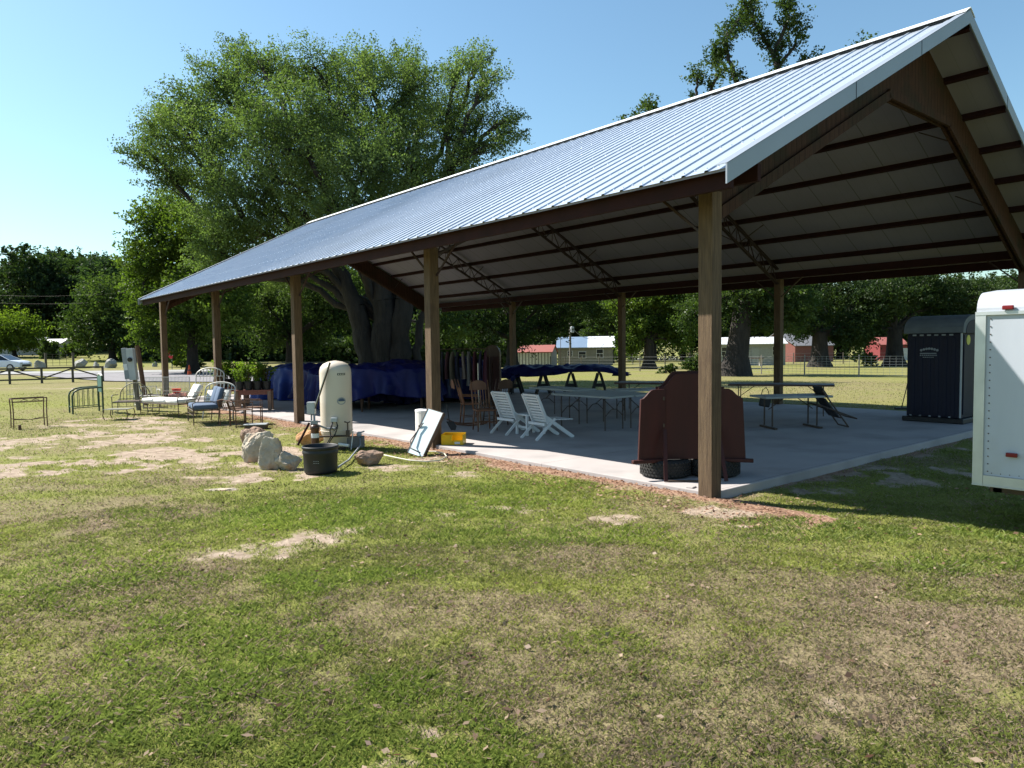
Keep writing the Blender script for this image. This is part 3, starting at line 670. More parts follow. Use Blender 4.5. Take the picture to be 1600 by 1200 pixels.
# ------------------------------------------------------------------ folding tables
def table_proto(top, L=1.83, W=.76, h=.74, kind='wish'):
    t = thing('folding_table', '', 'table'); m = MB(); m.box(-L/2, -W/2, h-.045, L/2, W/2, h); m.build('tabletop', top, t, bevel=.01)
    for s in (-1, 1):
        x = s*(L/2-.25); m = MB()
        if kind == 'wish':
            for q in (-1, 1):
                m.tube([(x, q*(W/2-.10), h-.05), (x, q*(W/2-.10), 0)], .014)
                m.tube([(x, q*(W/2-.11), .30), (x, q*.10, .43), (x, q*.05, .44)], .010); 
            m.tube([(x, -.06, .44), (x, .06, .44)], .012); m.tube([(x, 0, .44), (x-s*.38, 0, h-.05)], .010)
        else:
            m.tube([(x, -.18, h-.05), (x, -.18, .05)], .016); m.tube([(x, .18, h-.05), (x, .18, .05)], .016)
            m.cbox((x, 0, .02), (.05, W-.04, .04)); m.tube([(x, 0, .4), (x-s*.35, 0, h-.06)], .01)
        m.build('leg_frame', X['iron'], t)
    return t
g = 'folding tables under the pavilion'
t1 = table_proto(X['greytop']); t1.location = (4.05, 5.9, .05); t1.rotation_euler.z = math.pi/2; tag(t1, 'grey folding table just behind the white slatted chairs, near end towards camera', group=g)
t2 = copy_tree(t1); t2.location = (4.83, 5.86, .05); tag(t2, 'grey folding table on the right side of the one behind the white chairs')
t3 = copy_tree(t1); t3.location = (5.25, 8.1, .05); t3.rotation_euler.z = math.pi/2-.1; tag(t3, 'grey folding table standing beyond the pair behind the white chairs')
t4 = copy_tree(t1); p = G(1120, 668, .05); t4.location = (6.3, 6.2, .05); t4.rotation_euler.z = RZ+.2; tag(t4, 'grey folding table partly hidden behind the cherry furniture back')
p = G(1235, 668, .05)
t5 = table_proto(X['greytop'], 1.5, .76, .70, 'T'); tag(t5, 'grey folding table with T-shaped dark feet, right of the near post', 'table', g); t5.location = (p.x, p.y, .05); t5.rotation_euler.z = RZ+.12
a, b = G(1075, 600, .80), G(1304, 602, .80)
t6 = table_proto(X['browntop'], min((b-a).length, 2.5), .8, .78); c = b-(b-a).normalized()*1.25; tag(t6, 'long dark brown table in front of the right hand far post', 'table', g); t6.location = (c.x, c.y, .05); t6.rotation_euler.z = heading(b-a)
t7 = copy_tree(t6); c = G(1035, 597, .83); t7.location = (c.x, c.y, .05); tag(t7, 'long dark brown table behind the grey tables, left of the near post')
# folding chair lying tilted
p = G(1290, 668, .05); fc = thing('folding_chair', 'dark metal folding chair tipped over against the brown table', 'chair', (p.x, p.y, .05), RZ)
m = MB()
for q in (-.2, .2):
    m.tube([(.30, q, .03), (-.14, q, .62)], .013); m.tube([(.44, q, .16), (-.22, q, .40)], .013)
m.tube([(.30, -.2, .03), (.30, .2, .03)], .013); m.tube([(.20, -.2, .17), (.20, .2, .17)], .011); m.tube([(.44, -.2, .16), (.44, .2, .16)], .011)
m.tube([(-.22, -.2, .40), (-.22, .2, .40)], .011)
m.build('frame', X['iron'], fc)
m = MB(); m.cbox((.02, 0, .34), (.38,.38,.035), Matrix.Rotation(.9, 3, 'Y')); m.build('seat', X['black'], fc, bevel=.01)
m = MB(); m.cbox((-.10, 0, .60), (.03,.38,.2), Matrix.Rotation(-.6, 3, 'Y')); m.build('backrest', X['black'], fc, bevel=.01); fc.scale = (1.25,1.2,1.3)
p = G(1195, 650, .05); bg_ = thing('shoulder_bag', 'dark bag with strap hanging from edge of the grey table by the near post', 'bag', (p.x, p.y, .28), RZ)
m = MB(); m.cbox((0,0,.12), (.26,.12,.24), Matrix.Rotation(.2, 3, 'Y')); m.build('pouch', X['black'], bg_, bevel=.03)
m = MB(); m.tube([(-.1,0,.24),(-.06,0,.42),(.03,0,.48),(.09,0,.38),(.11,0,.22)], .01); m.build('strap', X['iron'], bg_)

# ------------------------------------------------------------------ white slatted chairs and side table
def slat_chair():
    t = thing('slatted_chair', '', 'chair'); w = .54   # faces +x
    for s in (-1, 1):
        y = s*(w/2-.02); m = MB(); m.bar((.55, y, .0), (-.12, y, .44), .035, .075, (0,0,1)); m.build('side_rail', X['whitech'], t, bevel=.006)
        m = MB(); m.bar((-.36, y*1.04, .0), (.10, y*1.04, .40), .03, .055); m.build('leg', X['whitech'], t, bevel=.006)
        m = MB(); m.bar((-.06, y, .30), (-.32, y, .88), .035, .06, (1,0,0)); m.build('back_rail', X['whitech'], t, bevel=.006)
    m = MB()
    for k in range(10):
        f = (k+.4)/10; m.bar((-.055-.27*f, -w/2, .33+.57*f), (-.055-.27*f, w/2, .33+.57*f), .016, .042, (-.41,0,.91))
    m.build('backrest', X['whitech'], t)
    m = MB()
    for k in range(8): f = k/7; m.bar((-.02+.52*f, -w/2, .385-.02*f), (-.02+.52*f, w/2, .385-.02*f), .055, .018)
    m.bar((-.16,-w/2,.30),(-.16,w/2,.30), .03, .05); m.build('seat', X['whitech'], t)
    return t
wg = 'white slatted lounge chairs on the slab'
ca = slat_chair(); p = (G(831, 687, .05)+G(851, 690, .05))/2; hd = heading(Vector((.95, -.12, 0)))
ca.location = (p.x+.34, p.y+.22, .05); ca.rotation_euler.z = hd; tag(ca, 'white slatted wooden lounge chair, the nearer one beside the low table', group=wg)
cb = copy_tree(ca); p = (G(783, 678, .05)+G(800, 683, .05))/2; cb.location = (p.x+.34, p.y+.24, .05); cb.rotation_euler.z = hd+.1; tag(cb, 'white slatted wooden lounge chair, the farther one next to the rocking chair')
p = G(829, 678, .05); st = thing('side_table', 'small white side table between the two slatted lounge chairs', 'table', (p.x, p.y, .05), hd)
m = MB(); m.box(-.24, -.22, .40, .24, .22, .43); m.build('tabletop', X['whitech'], st, bevel=.006)
for sx_ in (-1, 1):
    for sy_ in (-1, 1):
        m = MB(); m.box(sx_*.21-.022, sy_*.19-.022, 0, sx_*.21+.022, sy_*.19+.022, .40); m.build('leg', X['whitech'], st)
m = MB(); m.box(-.2,-.2,.14,-.18,.2,.18); m.box(.18,-.2,.14,.2,.2,.18); m.build('stretcher', X['whitech'], st)

# ------------------------------------------------------------------ wooden chairs
def spindle_chair(label, loc, rz, mt, rock=False, rush=False):
    t = thing('rocking_chair' if rock else 'wooden_chair', label, 'chair', loc, rz); b = .06 if rock else 0
    m = MB(); m.prism([(-.2,-.2),(.22,-.24),(.24,0),(.22,.24),(-.2,.2)], .43+b, .465+b, ey=(0,1,0), en=(0,0,1)); m.build('seat', mt, t, bevel=.01)
    for sx_, sy_ in ((.18,.19),(.18,-.19),(-.17,.17),(-.17,-.17)):
        m = MB(); m.tube([(sx_, sy_, .43+b), (sx_*1.1, sy_*1.08, .22+b), (sx_*1.2, sy_*1.15, .0+b*.7)], [.016,.022,.014], 8); m.build('leg', mt, t, smooth=True)
    m = MB(); m.tube([(.2,-.2,.2+b),(.2,.2,.2+b)], .011); m.tube([(-.19,-.18,.17+b),(-.19,.18,.17+b)], .011); m.tube([(.2,.2,.15+b),(-.19,.18,.15+b)], .011); m.tube([(.2,-.2,.15+b),(-.19,-.18,.15+b)], .011); m.build('stretchers', mt, t)
    m = MB()
    for q in (-.19, .19): m.tube([(-.17, q, .45+b), (-.23, q*1.03, .75), (-.32, q*1.02, 1.08)], [.018,.018,.012], 8)
    m.build('back_post', mt, t, smooth=True)
    m = MB()
    for k in range(5): q = -.12+.06*k; m.tube([(-.17,q,.46+b),(-.26,q,.88)], .009)
    m.build('spindles', mt, t)
    m = MB(); m.prism([(-.2,.86),(.2,.86),(.19,1.0),(.1,1.06),(0,1.08),(-.1,1.06),(-.19,1.0)], -.30, -.275, ex=(0,1,0), ey=(-.12,0,1), en=(1,0,0)); m.build('crest_rail', mt, t, bevel=.008)
    if rock:
        for q in (-.21, .21):
            m = MB(); m.tube([(-.52,q,.14),(-.35,q,.05),(-.1,q,.018),(.15,q,.02),(.36,q,.06)], .018, 6); m.build('rocker', mt, t)
            m = MB(); m.tube([(-.24,q,.70),(.22,q*1.15,.68)], .02, 6); m.tube([(.2,q*1.1,.68),(.18,q,.48)], .012, 6); m.build('armrest', mt, t)
    return t
p = G(735, 664, .05); spindle_chair('red brown rocking chair behind the shovel, left of the wooden chairs', (p.x, p.y, .05), RZ+.25, X['woodlt'], True)
p = G(757, 672, .05); spindle_chair('orange wooden chair with carved crest rail beside rocking chair', (p.x, p.y, .05), RZ-1.2, X['woodlt'])
p = G(775, 664, .05); spindle_chair('dark turned wooden chair just left of the white slatted chairs', (p.x, p.y, .05), RZ+2.2, X['wooddk'])

# ------------------------------------------------------------------ clothes rack
p = G(722, 637, .05); ck = thing('clothes_rack', 'dark metal clothes rack full of hanging clothes behind the rocking chair', 'clothes rack', (p.x, p.y, .05), RZ-.12)
m = MB()
for q in (-.85, .85): m.tube([(q,0,.12),(q,0,1.75)], .016); m.tube([(q,-.28,.1),(q,.28,.1)], .018)
m.tube([(-.85,0,1.75),(.85,0,1.75)], .016); m.tube([(-.85,0,.16),(.85,0,.16)], .012); m.build('frame', X['iron'], ck)
m = MB()
for q in (-.85,.85):
    for y in (-.27,.27): m.lathe([(.04,-.015),(.05,0),(.04,.015)], 12, (q,y,.05), Matrix.Rotation(math.pi/2,3,'Y'))
m.build('castor', X['black'], ck)
GC = [((.30,.27,.24),'pale grey'),((.05,.05,.06),'charcoal'),((.13,.05,.06),'maroon'),((.20,.16,.12),'tan'),((.03,.03,.05),'black'),((.30,.22,.19),'dusty pink'),((.22,.20,.19),'taupe'),((.12,.03,.04),'dark red'),((.06,.05,.09),'navy'),((.09,.02,.04),'wine')]
for k, (c, nm) in enumerate(GC):
    mt = mat('garment '+nm, c, .95, None, 4, bump=.01, stretch=(6,6,1)); x = -.76+k*.165; Lg = 1.0+.22*math.sin(k*2.1)
    m = MB(); vs = []; nl = 10; na = 14
    for i in range(nl+1):
        f = i/nl; z = -f*Lg; hw = .22*(.35+.65*min(1, f*6))*(1+.12*f); th_ = .035+.03*f
        for j in range(na):
            a = 2*math.pi*j/na; fold = 1+.25*f*math.sin(5*a+k); vs.append((th_*math.cos(a)*fold+.02*math.sin(3*f+k), hw*math.sin(a)*(1+.08*f*math.sin(4*a)), z))
    fs = [(i*na+j, i*na+(j+1) % na, (i+1)*na+(j+1) % na, (i+1)*na+j) for i in range(nl) for j in range(na)]
    m.add(vs, fs); o = m.build('garment', mt, None, True); R = Matrix.Rotation(RZ-.12, 3, 'Z'); pos = Vector((p.x, p.y, 1.72))+R@Vector((x, 0, 0))
    o.location = pos; o.rotation_euler = (0, 0, RZ-.12+.12*math.sin(k*1.7)); tag(o, nm+' garment hanging on the dark clothes rack', 'garment', 'clothes hanging on the rack')
    m = MB(); m.tube([(0,0,.035),(0,0,.0)], .004); m.tube([(0,-.19,-.06),(0,0,.0),(0,.19,-.06)], .006); m.build('hanger', X['iron'], o)
p = G(771, 632, .05); dc = thing('armoire', 'tall dark armoire with rounded top beside clothes rack', 'cabinet', (p.x, p.y, .05), RZ-.1)
m = MB(); m.prism([(-.24,.08),(.24,.08),(.24,1.6)]+[(.24*math.cos(math.pi*i/10), 1.6+.26*math.sin(math.pi*i/10)) for i in range(1,10)]+[(-.24,1.6)], -.2, .2); m.build('carcass', X['wooddk'], dc, bevel=.01)
for q in (-.12, .12): m = MB(); m.box(q-.108, -.222, .2, q+.108, -.202, 1.5); m.build('door', X['cherry'], dc, bevel=.005)
m = MB(); m.box(-.26,-.24,0,.26,.22,.078); m.build('plinth', X['wooddk'], dc)
p = G(749, 668, .05); m = MB(); m.tube([p+Vector((0,0,.0)), p+Vector((.0,.02,1.45))], .011); m.build('mop', X['hose']); tag(bpy.context.scene.objects['mop'], 'tall thin pale mop handle standing among wooden chairs', 'mop')
p = G(727, 622, .05); bx_ = thing('paint_bucket', 'small white bucket on the slab under the clothes rack', 'bucket', (p.x, p.y, .05)); m = MB(); m.lathe([(.10,0),(.12,.24),(.13,.25)], 18); m.build('pail', X['white'], bx_, smooth=False); m = MB(); m.tube([(-.12,0,.23),(-.06,-.1,.15),(.06,-.1,.15),(.12,0,.23)], .005); m.build('handle', X['iron'], bx_)

# ------------------------------------------------------------------ tarpaulin heaps
def drape(name, label, cx, cy, rz, lx, ly, top, mt, seed, hem=.06, lump=.12, foldn=11, cat='tarpaulin'):
    from mathutils import noise as NZ
    r = random.Random(seed); n = 180; lev = 56; vs = []; ph = [r.random()*6.28 for _ in range(8)]
    def foot(t):
        c, s = math.cos(t), math.sin(t); k = 1/((abs(c)**4.5+abs(s)**4.5)**(1/4.5)); return c*k*lx/2, s*k*ly/2
    for i in range(lev+1):
        f = i/lev
        for j in range(n):
            t = 2*math.pi*j/n; x, y = foot(t)
            if f < .5:
                q = f/.5; X_, Y_ = x*q, y*q
                z = top+lump*(math.sin(X_*2.3+ph[0])*math.cos(Y_*2.0+ph[1])+.5*math.sin(X_*5+ph[2]+Y_*3))*(1-.3*q)-.10*q**6-.06*max(0, q-.7)
                z += .025*math.sin(X_*9+Y_*7+ph[3])+.02*math.sin(Y_*13-X_*5)
            else:
                q = (f-.5)/.5; fo = .11*q*(math.sin(foldn*t+ph[4])+.6*math.sin((foldn*2.3)*t+ph[5]))+.10*q
                X_, Y_ = x*(1+fo), y*(1+fo); zt_ = top+lump*(math.sin(x*2.3+ph[0])*math.cos(y*2.0+ph[1])+.5*math.sin(x*5+ph[2]+y*3))*.7-.118
                hz = hem+.10*(1+math.sin(3*t+ph[6]))*(hem > .03)+.04*math.sin(7*t+ph[7]); z = zt_*(1-q)+max(hz, .01)*q
                z += .02*math.sin(14*t+9*q)*(1-q)
            k1 = 1-abs(NZ.noise(Vector((X_*2.2+seed, Y_*2.2, z*1.6))))*2; k2 = 1-abs(NZ.noise(Vector((X_*5+seed, Y_*5+7, z*3))))*2
            w1 = .05*(k1**3 if k1 > 0 else 0)+.015*(k2**3 if k2 > 0 else 0); rr_ = math.hypot(X_, Y_)+.01
            vs.append((X_*(1+w1*f/rr_), Y_*(1+w1*f/rr_), z+w1*(1-f)*1.1))
    fs = [(i*n+j, (i+1)*n+j, (i+1)*n+(j+1) % n, i*n+(j+1) % n) for i in range(lev) for j in range(n)]
    m = MB().add(vs, fs); o = m.build('tarpaulin', mt, None, True, loc=(cx, cy, .05), rot=(0,0,rz)); sd = o.modifiers.new('thick', 'SOLIDIFY'); sd.thickness = .006
    tag(o, label, cat); return o
p = G(440, 626, .05)
drape('t', 'bright blue tarpaulin over a low heap, seen between potted shrubs and third front post', p.x+1.3, p.y+.6, .3, 2.6, 3.6, 1.12, X['tarpb'], 3, hem=.02)
p = G(505, 640, .05); drape('t', 'blue tarpaulin over a heap behind the beige tank, left part', p.x+1.2, p.y+.6, .0, 2.6, 2.4, 1.22, X['tarp'], 5, hem=.05)
p = G(592, 647, .05); drape('t', 'dark blue tarpaulin draped over furniture directly right of the beige tank', p.x+.95, p.y+.75, RZ, 2.5, 1.8, 1.32, X['tarp'], 8, hem=.32, lump=.1)
dsk = thing('dining_table', 'dark table showing under the lifted hem of blue tarpaulin', 'table', (p.x+.95, p.y+.75, .05), RZ)
m = MB(); m.box(-.95,-.6,.66,.95,.6,.72); m.build('tabletop', X['wooddk'], dsk)
for sx_ in (-.85,.85):
    for sy_ in (-.5,.5): m = MB(); m.tube([(sx_,sy_,0),(sx_,sy_,.35),(sx_,sy_,.66)], [.025,.05,.035], 8); m.build('leg', X['wooddk'], dsk)
p = G(655, 640, .05); drape('t', 'dark blue tarpaulin over a heap behind the second front post', p.x+2.2, p.y+2.2, .2, 3.4, 2.6, 1.30, X['tarp'], 12, hem=.04)
# sawhorse tables with a tarp
ra_, rb_ = G(800, 615, .05)+FH*.35, None; ax = Vector((.70, -.71, 0)); hh = heading(ax); Lr = 4.1; mid = ra_+ax*(Lr/2-.3)
drape('t', 'long blue tarpaulin spread over trestles near the far side of the slab', mid.x, mid.y, hh, Lr+.3, 1.3, 1.02, X['tarp'], 21, hem=.62, lump=.05, foldn=16)
sw = None
for k in range(4):
    c = mid+ax*(-Lr/2+.45+k*(Lr-.9)/3)
    if sw is None:
        sw = thing('sawhorse', 'leftmost dark sawhorse under the long blue tarpaulin', 'sawhorse', c, hh, 'sawhorses under the tarpaulin')
        m = MB(); m.box(-.05,-.5,.72,.05,.5,.80); m.build('beam', X['wooddk'], sw)
        for sx_ in (-1,1):
            for sy_ in (-.42,.42): m = MB(); m.bar((sx_*.05,sy_,.72),(sx_*.26,sy_*1.08,0), .05, .09); m.build('leg', X['black'], sw)
        m = MB(); m.box(-.2,-.45,.24,.2,-.42,.32); m.box(-.2,.42,.24,.2,.45,.32); m.build('brace', X['black'], sw)
    else: c2 = copy_tree(sw); c2.location = c; c2['label'] = ['', 'second dark sawhorse from the left under the long blue tarpaulin', 'third dark sawhorse from the left under the long blue tarpaulin', 'rightmost dark sawhorse under the long blue tarpaulin, beside the far post'][k]
m = MB(); m.cbox((0,0,0), (Lr-.2,1.0,.03)); pl = m.build('plywood_sheet', X['wooddk'], None, loc=(mid.x, mid.y, .87), rot=(0,0,hh)); tag(pl, 'board lying on the sawhorses beneath the long blue tarpaulin', 'board')
p = G(775, 618, .05); drape('t', 'small dark blue tarpaulin over a stand beside the armoire', p.x+.8, p.y+.6, hh, 1.1, .9, .80, X['tarp'], 31, hem=.55, lump=.03)
stn = thing('stand', 'small dark stand beneath the small blue tarpaulin', 'table', (p.x+.8, p.y+.6, .05), hh)
m = MB(); m.box(-.42,-.35,.60,.42,.35,.66); m.build('tabletop', X['wooddk'], stn)
for sx_ in (-.38,.38):
    for sy_ in (-.3,.3): m = MB(); m.box(sx_-.025,sy_-.025,0,sx_+.025,sy_+.025,.6); m.build('leg', X['black'], stn)

# ------------------------------------------------------------------ at the second front post
bt, bb = G(641, 709, 0), G(683, 700, 0)
pb = G(649, 711, 0); ob = thing('foam_panel', 'pale blue framed panel leaning on the second front post', 'panel', pb, RZ-.5)
Rl = Matrix.Rotation(-.5, 3, 'X'); Wd, Hd = .32, .86
def LV(x, y, z): return Matrix.Rotation(.22, 3, 'Y')@(Rl@Vector((x, y, z)))
R3 = Matrix.Rotation(.22, 3, 'Y')@Rl
m = MB(); m.cbox(R3@Vector((0, 0, Hd/2)), (Wd, .035, Hd), R3); m.build('sheet', X['foam'], ob)
m = MB()
for s in (-1, 1): m.cbox(R3@Vector((s*(Wd/2+.008), .02, Hd/2)), (.012, .09, Hd), R3)
m.cbox(R3@Vector((0, .03, Hd+.008)), (Wd+.03, .08, .012), R3); m.build('frame', X['iron'], ob)
m = MB(); m.tube([R3@Vector((-.18,-.03,.50)), R3@Vector((-.10,-.05,.58)), R3@Vector((-.14,-.05,.42)), R3@Vector((-.17,-.08,.2)), R3@Vector((-.05,-.15,.06)), R3@Vector((.2,-.2,.03))], .011, 6); tag(m.build('rubber_hose', X['black'], None, True, loc=pb, rot=(0,0,RZ-.5)), 'black hose looped over the pale blue panel', 'hose')
p = G(655, 682, .05); wb = thing('storage_drum', 'white plastic drum standing behind the second front post', 'drum', (p.x+.22, p.y+.02, .05)); m = MB(); m.lathe([(.24,0),(.25,.02),(.25,.50),(.235,.52)], 28); m.build('drum_body', X['pvc'], wb, smooth=False); m = MB(); m.lathe([(.255,.50),(.255,.535),(.24,.545)], 28); m.build('lid', X['white'], wb)
p = G(712, 694, .05); yb = thing('storage_bin', 'yellow open-fronted stacking bin at foot of the second front post', 'bin', (p.x, p.y+.06, .05), RZ-.12)
m = MB(); w2, d2, h2, tk = .205, .17, .20, .008
m.box(-w2,-d2,0,w2,d2,.01); m.box(-w2,d2-tk,.01,w2,d2,h2)
m.box(-w2,-d2,.01,-w2+tk,d2-tk,h2); m.box(w2-tk,-d2,.01,w2,d2-tk,h2-.01); m.box(-w2+tk,-d2,.01,-.02,-d2+tk,h2-.01); m.box(-.02,-d2,.01,w2-tk,-d2+tk,.09)
m.box(-.02,-d2-.02,.01,.0,-d2+.08,h2-.015)
m.build('tray', X['yellow'], yb, bevel=.004)
m = MB(); m.box(.05,-d2-.003,.02,.15,-d2-.001,.06); m.build('paper_label', X['paint'], yb)
p = G(703, 677, .05); sh = thing('shovel', 'black handled shovel leaning on the second front post above the yellow bin', 'shovel', (p.x, p.y, .05), RZ)
m = MB(); m.tube([(-.06,.05,.62),(.0,.0,.18)], .011); m.build('handle', X['black'], sh)
m = MB(); m.prism([(-.08,-.1),(.08,-.1),(.10,.02),(.05,.10),(-.05,.10)], 0, .012, o=(.04,-.02,.16), ex=(1,0,0), ey=(.35,-.2,-.9), en=(0,1,.2)); m.build('blade', X['black'], sh)

# ------------------------------------------------------------------ water tank group
p = G(527, 699, 0); px, py_ = p.x, p.y; R = .295
tk = thing('pressure_tank', 'tall almond coloured water pressure tank standing beside the slab', 'water tank', (px, py_, 0), RZ)
prof = [(R*.82,.02),(R*.84,.22),(R*.97,.27),(R,.33),(R,1.42),(R*.985,1.47),(R*.93,1.53),(R*.75,1.59),(R*.45,1.63),(R*.15,1.645),(.02,1.65)]
m = MB(); m.lathe(prof, 48); m.build('vessel', X['tank'], tk, smooth=True)
m = MB(); m.lathe([(R*.9,-.03),(R*.9,.02),(R*.84,.03)], 40); m.build('base_ring', X['iron'], tk)
m = MB(); m.lathe([(R+.002,.325),(R+.008,.335),(R+.002,.345)], 48); m.build('seam', X['tank'], tk)
def curved(mb, a0, a1, z0, z1, off):
    k = 8; vs = []
    for i in range(k+1):
        a = math.radians(a0+(a1-a0)*i/k)
        for z in (z0, z1): vs.append(((R+off)*math.sin(a), -(R+off)*math.cos(a), z))
    mb.add(vs, [(2*i, 2*i+2, 2*i+3, 2*i+1) for i in range(k)])
m = MB(); curved(m, 20, 50, 1.38, 1.42, .003); m.build('label_plate', X['black'], tk)
m = MB()
for k in range(4): curved(m, 23+k*6.5, 27+k*6.5, 1.388, 1.412, .006)
m.build('label_lettering', X['hose'], tk)
for (r_, of, mt, zz) in ((.085, .004, X['grey'], (.0, 0)), (.062, .008, X['hose'], (0, 0)), (.060, .011, X['bluecush'], (0, 1))):
    m = MB(); cv = []; k = 24
    for i in range(k):
        a = 2*math.pi*i/k; sx_, sz_ = math.cos(a)*r_, math.sin(a)*r_*.8
        if zz[1] and sz_ < 0: sz_ *= .1
        an = math.radians(33)+sx_/R; cv.append(((R+of)*math.sin(an), -(R+of)*math.cos(an), .90+sz_))
    m.add(cv, [tuple(range(k))]); m.build('round_badge', mt, tk)
m = MB(); m.box(-.02,-R-.08,.52,.10,-R+.0,.60); m.build('pressure_switch', X['greyl'], tk, bevel=.008)
m = MB(); m.tube([(.0,-R-.05,.52),(-.04,-R-.07,.36),(-.02,-R-.08,.25),(-.08,-R-.09,.15),(-.14,-R-.12,-.0)], .011); m.tube([(.07,-R-.05,.54),(.11,-R-.07,.45),(.06,-R-.08,.30),(-.02,-R-.08,.2),(-.1,-R-.12,.05)], .010); m.tube([(.02,-R-.06,.53),(.0,-R-.09,.42),(.05,-R-.1,.36),(.10,-R-.08,.44),(.08,-R-.05,.55)], .008)
m.build('cable', X['black'], tk, True)
m = MB(); m.tube([(-.35,-R-.02,.245),(.28,-R-.02,.26)], .018, 8); m.tube([(.28,-R-.02,.26),(.28,-R-.02,.5),(.22,-R-.02,.52)], .014, 8); m.tube([(.28,-R-.02,.5),(.33,-R-.02,.52)], .012); m.cbox((.28,-R-.02,.30),(.06,.06,.12)); m.build('pipe', X['iron'], tk)
m = MB(); m.tube([(.33,-.3,-.0),(.37,-.28,.34)], .011, 6); m.tube([(.1,-.30,.10),(.3,-.36,.08)], .03, 8); m.build('plastic_pipe', X['pvc'], tk)
m = MB(); m.tube([(-.30,-.38,.78),(-.02,-.30,1.62)], .018, 8); o = m.build('pole', X['iron'], None, loc=(px, py_, 0), rot=(0,0,RZ)); tag(o, 'thin dark and pale pole leaning diagonally against the almond tank', 'pole')
m = MB(); m.tube([(-.30,-.405,.80),(-.035,-.325,1.60)], .008, 6); m.build('pale_strip', X['hose'], o)
# filter stand
fl = thing('water_filter', 'grey box and brown filter canister on pipes left of the almond tank', 'water filter', (px, py_, 0), RZ)
m = MB(); m.box(-.44,-.42,.68,-.30,-.30,.90); m.build('control_box', X['greyl'], fl, bevel=.008)
m = MB(); m.lathe([(.06,0),(.072,.02),(.072,.36),(.085,.37),(.085,.43),(.05,.46)], 20, (-.29,-.46,.03)); m.build('canister', X['canister'], fl, True)
m = MB(); m.lathe([(.0735,.22),(.0735,.30)], 20, (-.29,-.46,.03)); m.build('canister_label', X['paint'], fl)
m = MB(); m.tube([(-.37,-.37,.68),(-.37,-.40,.40),(-.30,-.45,.52)], .016, 8); m.tube([(-.32,-.37,.68),(-.30,-.44,.5)], .02, 8); m.tube([(-.29,-.46,.5),(-.1,-.34,.40),(.1,-.33,.40)], .018, 8); m.box(-.36,-.48,.50,-.24,-.42,.56); m.build('pipe', X['grey'], fl)
m = MB(); m.tube([(-.60,-.50,.12),(-.40,-.42,.52)], .022, 8); m.build('drain_pipe', X['rust'], fl)
# barrel
q = G(494, 741, 0)+FH*.27; br_ = thing('planter_tub', 'black plastic tub with rolled rim on the grass before the tank', 'tub', (q.x, q.y, -.01), 0)
m = MB(); m.lathe([(.24,0),(.25,.03),(.252,.06),(.258,.28),(.27,.30),(.27,.33),(.262,.345),(.262,.365),(.275,.375),(.275,.405),(.262,.41),(.25,.40),(.245,.1),(.02,.08)], 40); m.build('shell', X['black'], br_, True)
m = MB()
for k in range(3):
    for j in range(2):
        an = heading(-FH)+.12*(k-1); m.cbox((.259*math.cos(an), .259*math.sin(an), .17+j*.03), (.004,.018,.008), Matrix.Rotation(an,3,'Z'))
m.build('moulded_marks', X['grey'], br_)
q = G(551, 700, 0)+FH*.12; cbk = thing('concrete_block', 'grey hollow concrete block right of the almond tank', 'concrete block', (q.x, q.y, 0), RZ+.2)
m = MB(); m.box(-.2,-.1,0,.2,-.07,.2); m.box(-.2,.07,0,.2,.1,.2)
for x in (-.2,-.015,.17): m.box(x,-.07,0,x+.03,.07,.2)
m.build('block', X['conblock'], cbk)
m = MB(); m.lathe([(.04,0),(.05,.03),(.045,.07),(.02,.09)], 14, (.1,0,.202)); m.tube([(.1,0,.27),(.2,.03,.29)], .015); m.build('pipe_fitting', X['greyl'], cbk)
m = MB(); a = G(563, 700); b = G(522, 737); c = G(545, 722); m.tube([a+Vector((0,0,.18)), a+Vector((-.05,-.1,.06)), c+Vector((0,0,.035)), b.lerp(c,.3)+Vector((0,0,.03)), b+Vector((0,0,.03))], .016, 8); tag(m.build('water_hose', X['grey'], None, True), 'grey hose running from concrete block to the black tub', 'hose')
m = MB(); a = G(598, 712); pts = [G(598,713),G(620,718),G(640,722),G(665,724),(G(688,722)),G(698,716),G(694,711),G(680,708),G(660,708)]; m.tube([Vector((q_.x,q_.y,.03)) for q_ in pts], .011, 8); tag(m.build('garden_hose', X['hose'], None, True), 'cream garden hose curving on the grass before the second post', 'hose')

# ------------------------------------------------------------------ rocks
def rock(label, u, v, sx_, sy_, sz_, mt, seed, rz=0, back=.0, tilt=0, cut=13):
    import bmesh
    p = G(u, v)+FH*(sy_*.5+back); r = random.Random(seed); bm = bmesh.new(); bmesh.ops.create_icosphere(bm, subdivisions=4, radius=1)
    pl = []
    for _ in range(cut):
        d = Vector((r.gauss(0,1), r.gauss(0,1), r.gauss(0,.8))).normalized(); pl.append((d, r.uniform(.48,.8)))
    from mathutils import noise as NZ
    for vtx in bm.verts:
        c = vtx.co.copy()
        for d, h in pl:
            k = c.dot(d)
            if k > h: c -= d*(k-h)*.92
        n = NZ.fractal(c*1.6+Vector((seed,0,0)), 1, 2, 6)+.8*abs(NZ.noise(c*3.3+Vector((0,seed,0)))); c *= 1+.17*n
        vtx.co = Vector((c.x*sx_/2/.8, c.y*sy_/2/.8, (c.z+.62)*sz_/1.4))
    me = bpy.data.meshes.new('rock'); bm.to_mesh(me); bm.free(); me.materials.append(mt)
    for pg in me.polygons: pg.use_smooth = (r.random() < .0)
    o = bpy.data.objects.new('rock', me); COL.objects.link(o); o.location = (p.x, p.y, -.03); o.rotation_euler = (0, tilt, RZ+rz)
    tag(o, label, 'rock'); return o
rock('slanting pale boulder at left of the cluster by the black tub', 392, 722, .50, .34, .50, X['rock'], 3, .2, tilt=.35)
rock('upright pointed pale boulder in the middle of the cluster by the black tub', 424, 733, .40, .32, .60, X['rock'], 9, -.3, tilt=-.12)
